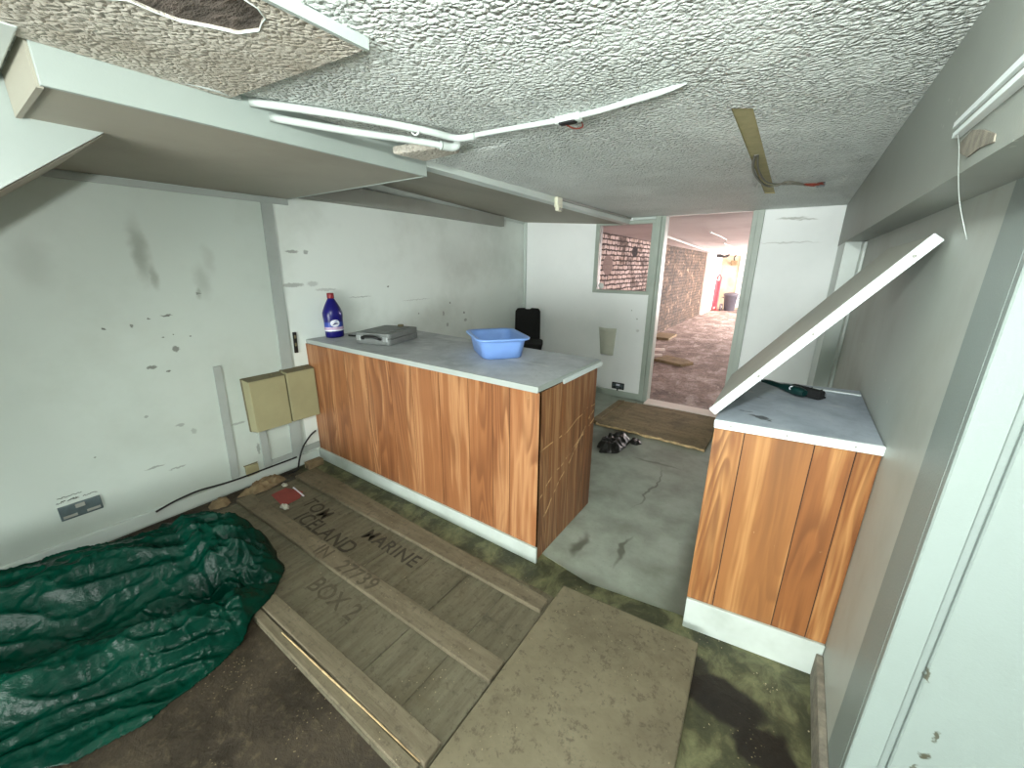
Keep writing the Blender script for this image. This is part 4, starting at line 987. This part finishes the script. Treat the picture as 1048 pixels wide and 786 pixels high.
# ---- board across the doorway
rb = thing('doorway_board', 'dusty brown board laid across the floor at the doorway', 'board', (-.93, 3.85, 0))
b = BM(); prism(b, [(-1.40, 3.44), (-.418, 3.418), (-.418, 4.275), (-.80, 4.278), (-1.40, 4.225)], .006, .030, bevel=.003); obj('sheet', b, 'ramp', rb)
b = BM(); prism(b, [(-1.462, 3.46), (-1.404, 3.45), (-1.404, 4.22), (-1.462, 4.19)], .006, .042, bevel=.003); obj('edge_batten', b, 'ramp', rb)
b = BM(); prism(b, [(-1.28, 3.452), (-1.262, 3.452), (-1.262, 4.235), (-1.28, 4.233)], .0302, .036, bevel=.002); obj('thin_batten', b, 'ramp', rb)
b = BM(); pts = [(-1.40 + .98 * i / 24, 3.436 - .018 * i / 24 + random.uniform(-.004, .004), .019 + random.uniform(-.004, .006)) for i in range(25)]; tube(b, pts, [random.uniform(.008, .014) for _ in pts], 6); obj('splintered_edge', b, 'raw_edge', rb, label='pale splintered front edge')

# ---- black rubbish by the counter
solo('black_rubbish', 'black crumpled plastic rubbish on the vinyl floor by the doorway board', 'rubbish', crumple(-1.10, 3.12, .11, .20, .075, 4, .0045, 34, 1, 17), 'soot')
solo('black_rubbish', 'small black scrap beside the larger crumpled rubbish', 'rubbish', crumple(-.955, 3.27, .05, .06, .03, 6, .0045, 18, 1, 24), 'soot')

# ---- green tarpaulin heap
FP = [(-1.80, .655), (-1.71, .56), (-1.645, .43), (-1.59, .27), (-1.565, .10), (-1.60, -.08), (-1.74, -.26), (-1.86, -.6), (-2.1, -.92), (-2.5, -1.05), (-2.86, -1.0), (-2.885, -.4), (-2.885, .24), (-2.80, .46), (-2.55, .60), (-2.25, .685), (-2.02, .72), (-1.88, .71)]
def inside_d(x, y):
    ins = False; dm = 9; k = len(FP)
    for i in range(k):
        ax, ay = FP[i]; bx_, by_ = FP[(i + 1) % k]
        if (ay > y) != (by_ > y) and x < (bx_ - ax) * (y - ay) / (by_ - ay) + ax: ins = not ins
        vx, vy = bx_ - ax, by_ - ay; t = max(0, min(1, ((x - ax) * vx + (y - ay) * vy) / (vx * vx + vy * vy)))
        dm = min(dm, math.hypot(x - ax - t * vx, y - ay - t * vy))
    return dm if ins else -dm
def smax(a, c, k=.05):
    h = max(0, min(1, .5 + .5 * (a - c) / k)); return c * (1 - h) + a * h + k * h * (1 - h)
DX, DY = .42, .907; NX, NY = DY, -DX
def tarp_z(x, y, d):
    wx = x + .05 * mn.noise(Vector((x * 3, y * 3, 2))); wy = y + .05 * mn.noise(Vector((x * 3, y * 3, 5)))
    p = (wx + 2.02) * NX + (wy - .20) * NY; s = (wx + 2.02) * DX + (wy - .20) * DY
    fade = 1 if s < .25 else max(.0, 1 - ((s - .25) / .42) ** 2)
    up = .265 * math.exp(-((p + .27) / .22) ** 2) * (.55 + .45 * fade)
    lowl = .155 * math.exp(-((p - .17) / .13) ** 2) * (.7 + .3 * math.cos(s * 2.2))
    mid = .19 * math.exp(-((p + .10) / .10) ** 2) * math.exp(-((s - .30) / .22) ** 2)
    h = smax(smax(up, lowl, .05), mid, .04)
    e = 1 - math.exp(-max(0, d) / .055)
    f1 = 1 - abs(mn.noise(Vector((p * 5.2, s * 1.5, 3.0)))) * 2
    f2 = 1 - abs(mn.noise(Vector((p * 15, s * 4.5, 4.0)))) * 2
    f3 = 1 - abs(mn.noise(Vector((x * 26, y * 26, 8.0)))) * 2
    bunch = math.exp(-((s - .42) / .22) ** 2)
    f2 = max(0, f2) ** 1.7; f3 = max(0, f3) ** 1.5
    h += (f1 - .5) * .045 + (f2 - .4) * (.024 + .036 * bunch) + (f3 - .4) * (.007 + .010 * bunch)
    return max(.004, h) * e
b = BM(); NXg, NYg = 260, 340; gx0, gx1, gy0, gy1 = -2.90, -1.53, -1.08, .76
idx = {}
lidz = lambda x, y: .054 if (x > -2.74 and y > .45) else (.054 * max(0, 1 - (.45 - y) / .05) if x > -2.74 else 0)
for i in range(NXg + 1):
    for k in range(NYg + 1):
        x = gx0 + (gx1 - gx0) * i / NXg; y = gy0 + (gy1 - gy0) * k / NYg
        jx = .022 * mn.noise(Vector((x * 9, y * 9, 12))); d = inside_d(x, y) + jx
        if d > -.004:
            base = max(.003, lidz(x, y) + .001)
            idx[i, k] = (b.verts.new((x, y, base + tarp_z(x, y, max(d, 0)))), b.verts.new((x, y, base)))
for i in range(NXg):
    for k in range(NYg):
        q = [(i, k), (i + 1, k), (i + 1, k + 1), (i, k + 1)]
        if all(c in idx for c in q):
            f = b.faces.new([idx[c][0] for c in q]); f.smooth = True
            b.faces.new([idx[c][1] for c in reversed(q)])
b.edges.ensure_lookup_table()
be = [e for e in b.edges if len(e.link_faces) == 1]
top2bot = {v[0]: v[1] for v in idx.values()}
for e in be:
    a, c = e.verts
    if a in top2bot and c in top2bot:
        try: f = b.faces.new((a, c, top2bot[c], top2bot[a])); f.smooth = True
        except ValueError: pass
for v in [v for v in b.verts if not v.link_faces]: b.verts.remove(v)
bmesh.ops.recalc_face_normals(b, faces=b.faces[:])
solo('tarpaulin', 'crumpled dark green plastic tarpaulin heaped on the floor against the white wall', 'tarpaulin', b, 'tarp')

# ================================================================== back room things
# hand truck
hx, hy = -2.36, 15.75
ht = thing('hand_truck', 'red hand truck standing against the far wall of the back room', 'hand truck', (hx, hy, 0))
HT = Matrix.Translation((hx, hy, 0)) @ Matrix.Rotation(math.radians(-10), 4, 'Z') @ Matrix.Rotation(math.radians(-7), 4, 'X')
for x in (-.065, .065):
    b = BM(); tube(b, [(x, 0, .03), (x, 0, 1.0), (x * .7, -.02, 1.15)], .03, 10, 0, 3); obj('side_rail', b, 'truck_red', ht, HT)
obj('back_plate', box(BM(), (-.05, -.008, .12), (.05, .006, 1.02), 0, .002, 1), 'truck_red', ht, HT)
for z in (.2, .56, .92): obj('cross_bar', box(BM(), (-.065, -.012, z), (.065, .012, z + .07), 0, .004), 'truck_red', ht, HT)
b = BM(); tube(b, [(-.046, -.02, 1.14), (0, -.03, 1.22), (.046, -.02, 1.14)], .02, 10, 0, 4); obj('handle', b, 'truck_red', ht, HT)
b = BM(); box(b, (-.16, -.22, .005), (.16, .0, .018), 0, .003); obj('toe_plate', b, 'truck_red', ht, HT)
b = BM(); tube(b, [(-.20, .0, .78), (-.12, 0, .80)], .02, 8); obj('side_grip', b, 'black', ht, HT)
for x in (-.2, .2):
    b = BM(); lathe(b, [(0, -.03), (.08, -.03), (.12, -.02), (.12, .02), (.08, .03), (0, .03)], (x, .06, .135), 22, 0, 'x'); wl = obj('wheel', b, 'rubber', ht, HT)
    b = BM(); lathe(b, [(0, -.036), (.04, -.036), (.04, .036), (0, .036)], (x, .06, .135), 16, 0, 'x'); obj('hub', b, 'chrome', wl, HT)
# bin
bn = thing('dustbin', 'charcoal plastic dustbin with a lid beside the red hand truck', 'bin', (-1.90, 15.9, 0))
b = BM(); lathe(b, [(.0, .0), (.155, .0), (.165, .02), (.205, .50), (.222, .51), (.222, .535), (.0, .535)], (-1.90, 15.9, 0), 28); bd = obj('body', b, 'bin', bn)
b = BM(); lathe(b, [(.0, .537), (.235, .537), (.24, .56), (.20, .60), (.06, .625), (0, .625)], (-1.90, 15.9, 0), 28); obj('lid', b, 'bin', bn)
for sx in (-1, 1):
    b = BM(); tube(b, [(-1.90 + sx * .20, 15.84, .44), (-1.90 + sx * .26, 15.86, .45), (-1.90 + sx * .26, 15.94, .45), (-1.90 + sx * .20, 15.96, .44)], .013, 8, 0, 3); obj('handle', b, 'bin', bn)
# boards and battens on back floor
b = BM(); prism(b, [(-1.76, 6.55), (-1.30, 6.38), (-1.16, 6.62), (-1.28, 6.78), (-1.66, 6.95)], .003, .045, bevel=.004); solo('loose_board', 'brown broken board lying on the rubble floor of the back room', 'board', b, 'ramp')
b = BM(); hexa(b, [(-2.25, 7.20, .003), (-1.83, 7.50, .003), (-1.86, 7.54, .003), (-2.28, 7.24, .003), (-2.25, 7.20, .04), (-1.83, 7.50, .04), (-1.86, 7.54, .04), (-2.28, 7.24, .04)]); solo('white_batten', 'pale batten on the rubble floor by the brick wall, the farther one', 'batten', b, 'plaster', 'pale battens on the back room floor')
b = BM(); hexa(b, [(-2.05, 6.75, .003), (-1.74, 6.98, .003), (-1.77, 7.02, .003), (-2.08, 6.79, .003), (-2.05, 6.75, .04), (-1.74, 6.98, .04), (-1.77, 7.02, .04), (-2.08, 6.79, .04)]); solo('white_batten', 'pale batten on the rubble floor beside the broken brown board', 'batten', b, 'plaster', 'pale battens on the back room floor')
b = BM(); box(b, (-2.42, 8.6, .0), (-2.05, 9.3, .05), 0, .006); solo('loose_board', 'dark board lying at the foot of the brick wall', 'board', b, 'ramp')
# conduit, cables, junction box up at the far ceiling
b = BM(); tube(b, [(-1.62, 6.0, 1.885), (-1.95, 9.5, 1.885), (-2.42, 15.9, 1.885)], .018, 8); solo('ceiling_conduit', 'white conduit along the back room ceiling above the brick wall', 'conduit', b, 'pvc')
b = BM(); tube(b, [(-1.0, 5.6, 1.89), (-1.05, 7.2, 1.888), (-1.25, 8.4, 1.889), (-1.3, 9.8, 1.888)], .010, 8, 0, 4); solo('ceiling_conduit', 'thin white conduit crossing the back room ceiling', 'conduit', b, 'pvc')
b = BM()
for k in range(6): tube(b, [(-2.62 + .05 * k, 15.3, 1.87), (-2.45 + .03 * k, 15.35, 1.80 + .02 * (k % 3)), (-2.25 + .02 * k, 15.4, 1.80 - .015 * (k % 2)), (-2.08, 15.45, 1.87)], .022, 8, 0, 4)
solo('cable_bundle', 'dark bundle of cables hanging at the far end of the back room', 'cable', b, 'black')
jb = thing('junction_box', 'small junction box hanging below the cable bundle on the far wall', 'junction box', (-2.04, 16.3, 1.52))
b = BM(); box(b, (-2.13, 16.40, 1.52), (-1.94, 16.60, 1.68), 0, .01); bd = obj('body', b, 'paper_brown', jb)
b = BM(); tube(b, [(-2.03, 16.5, 1.66), (-2.06, 16.5, 1.78), (-1.98, 16.45, 1.895)], .02, 8, 0, 4); obj('cable_tail', b, 'black', jb)
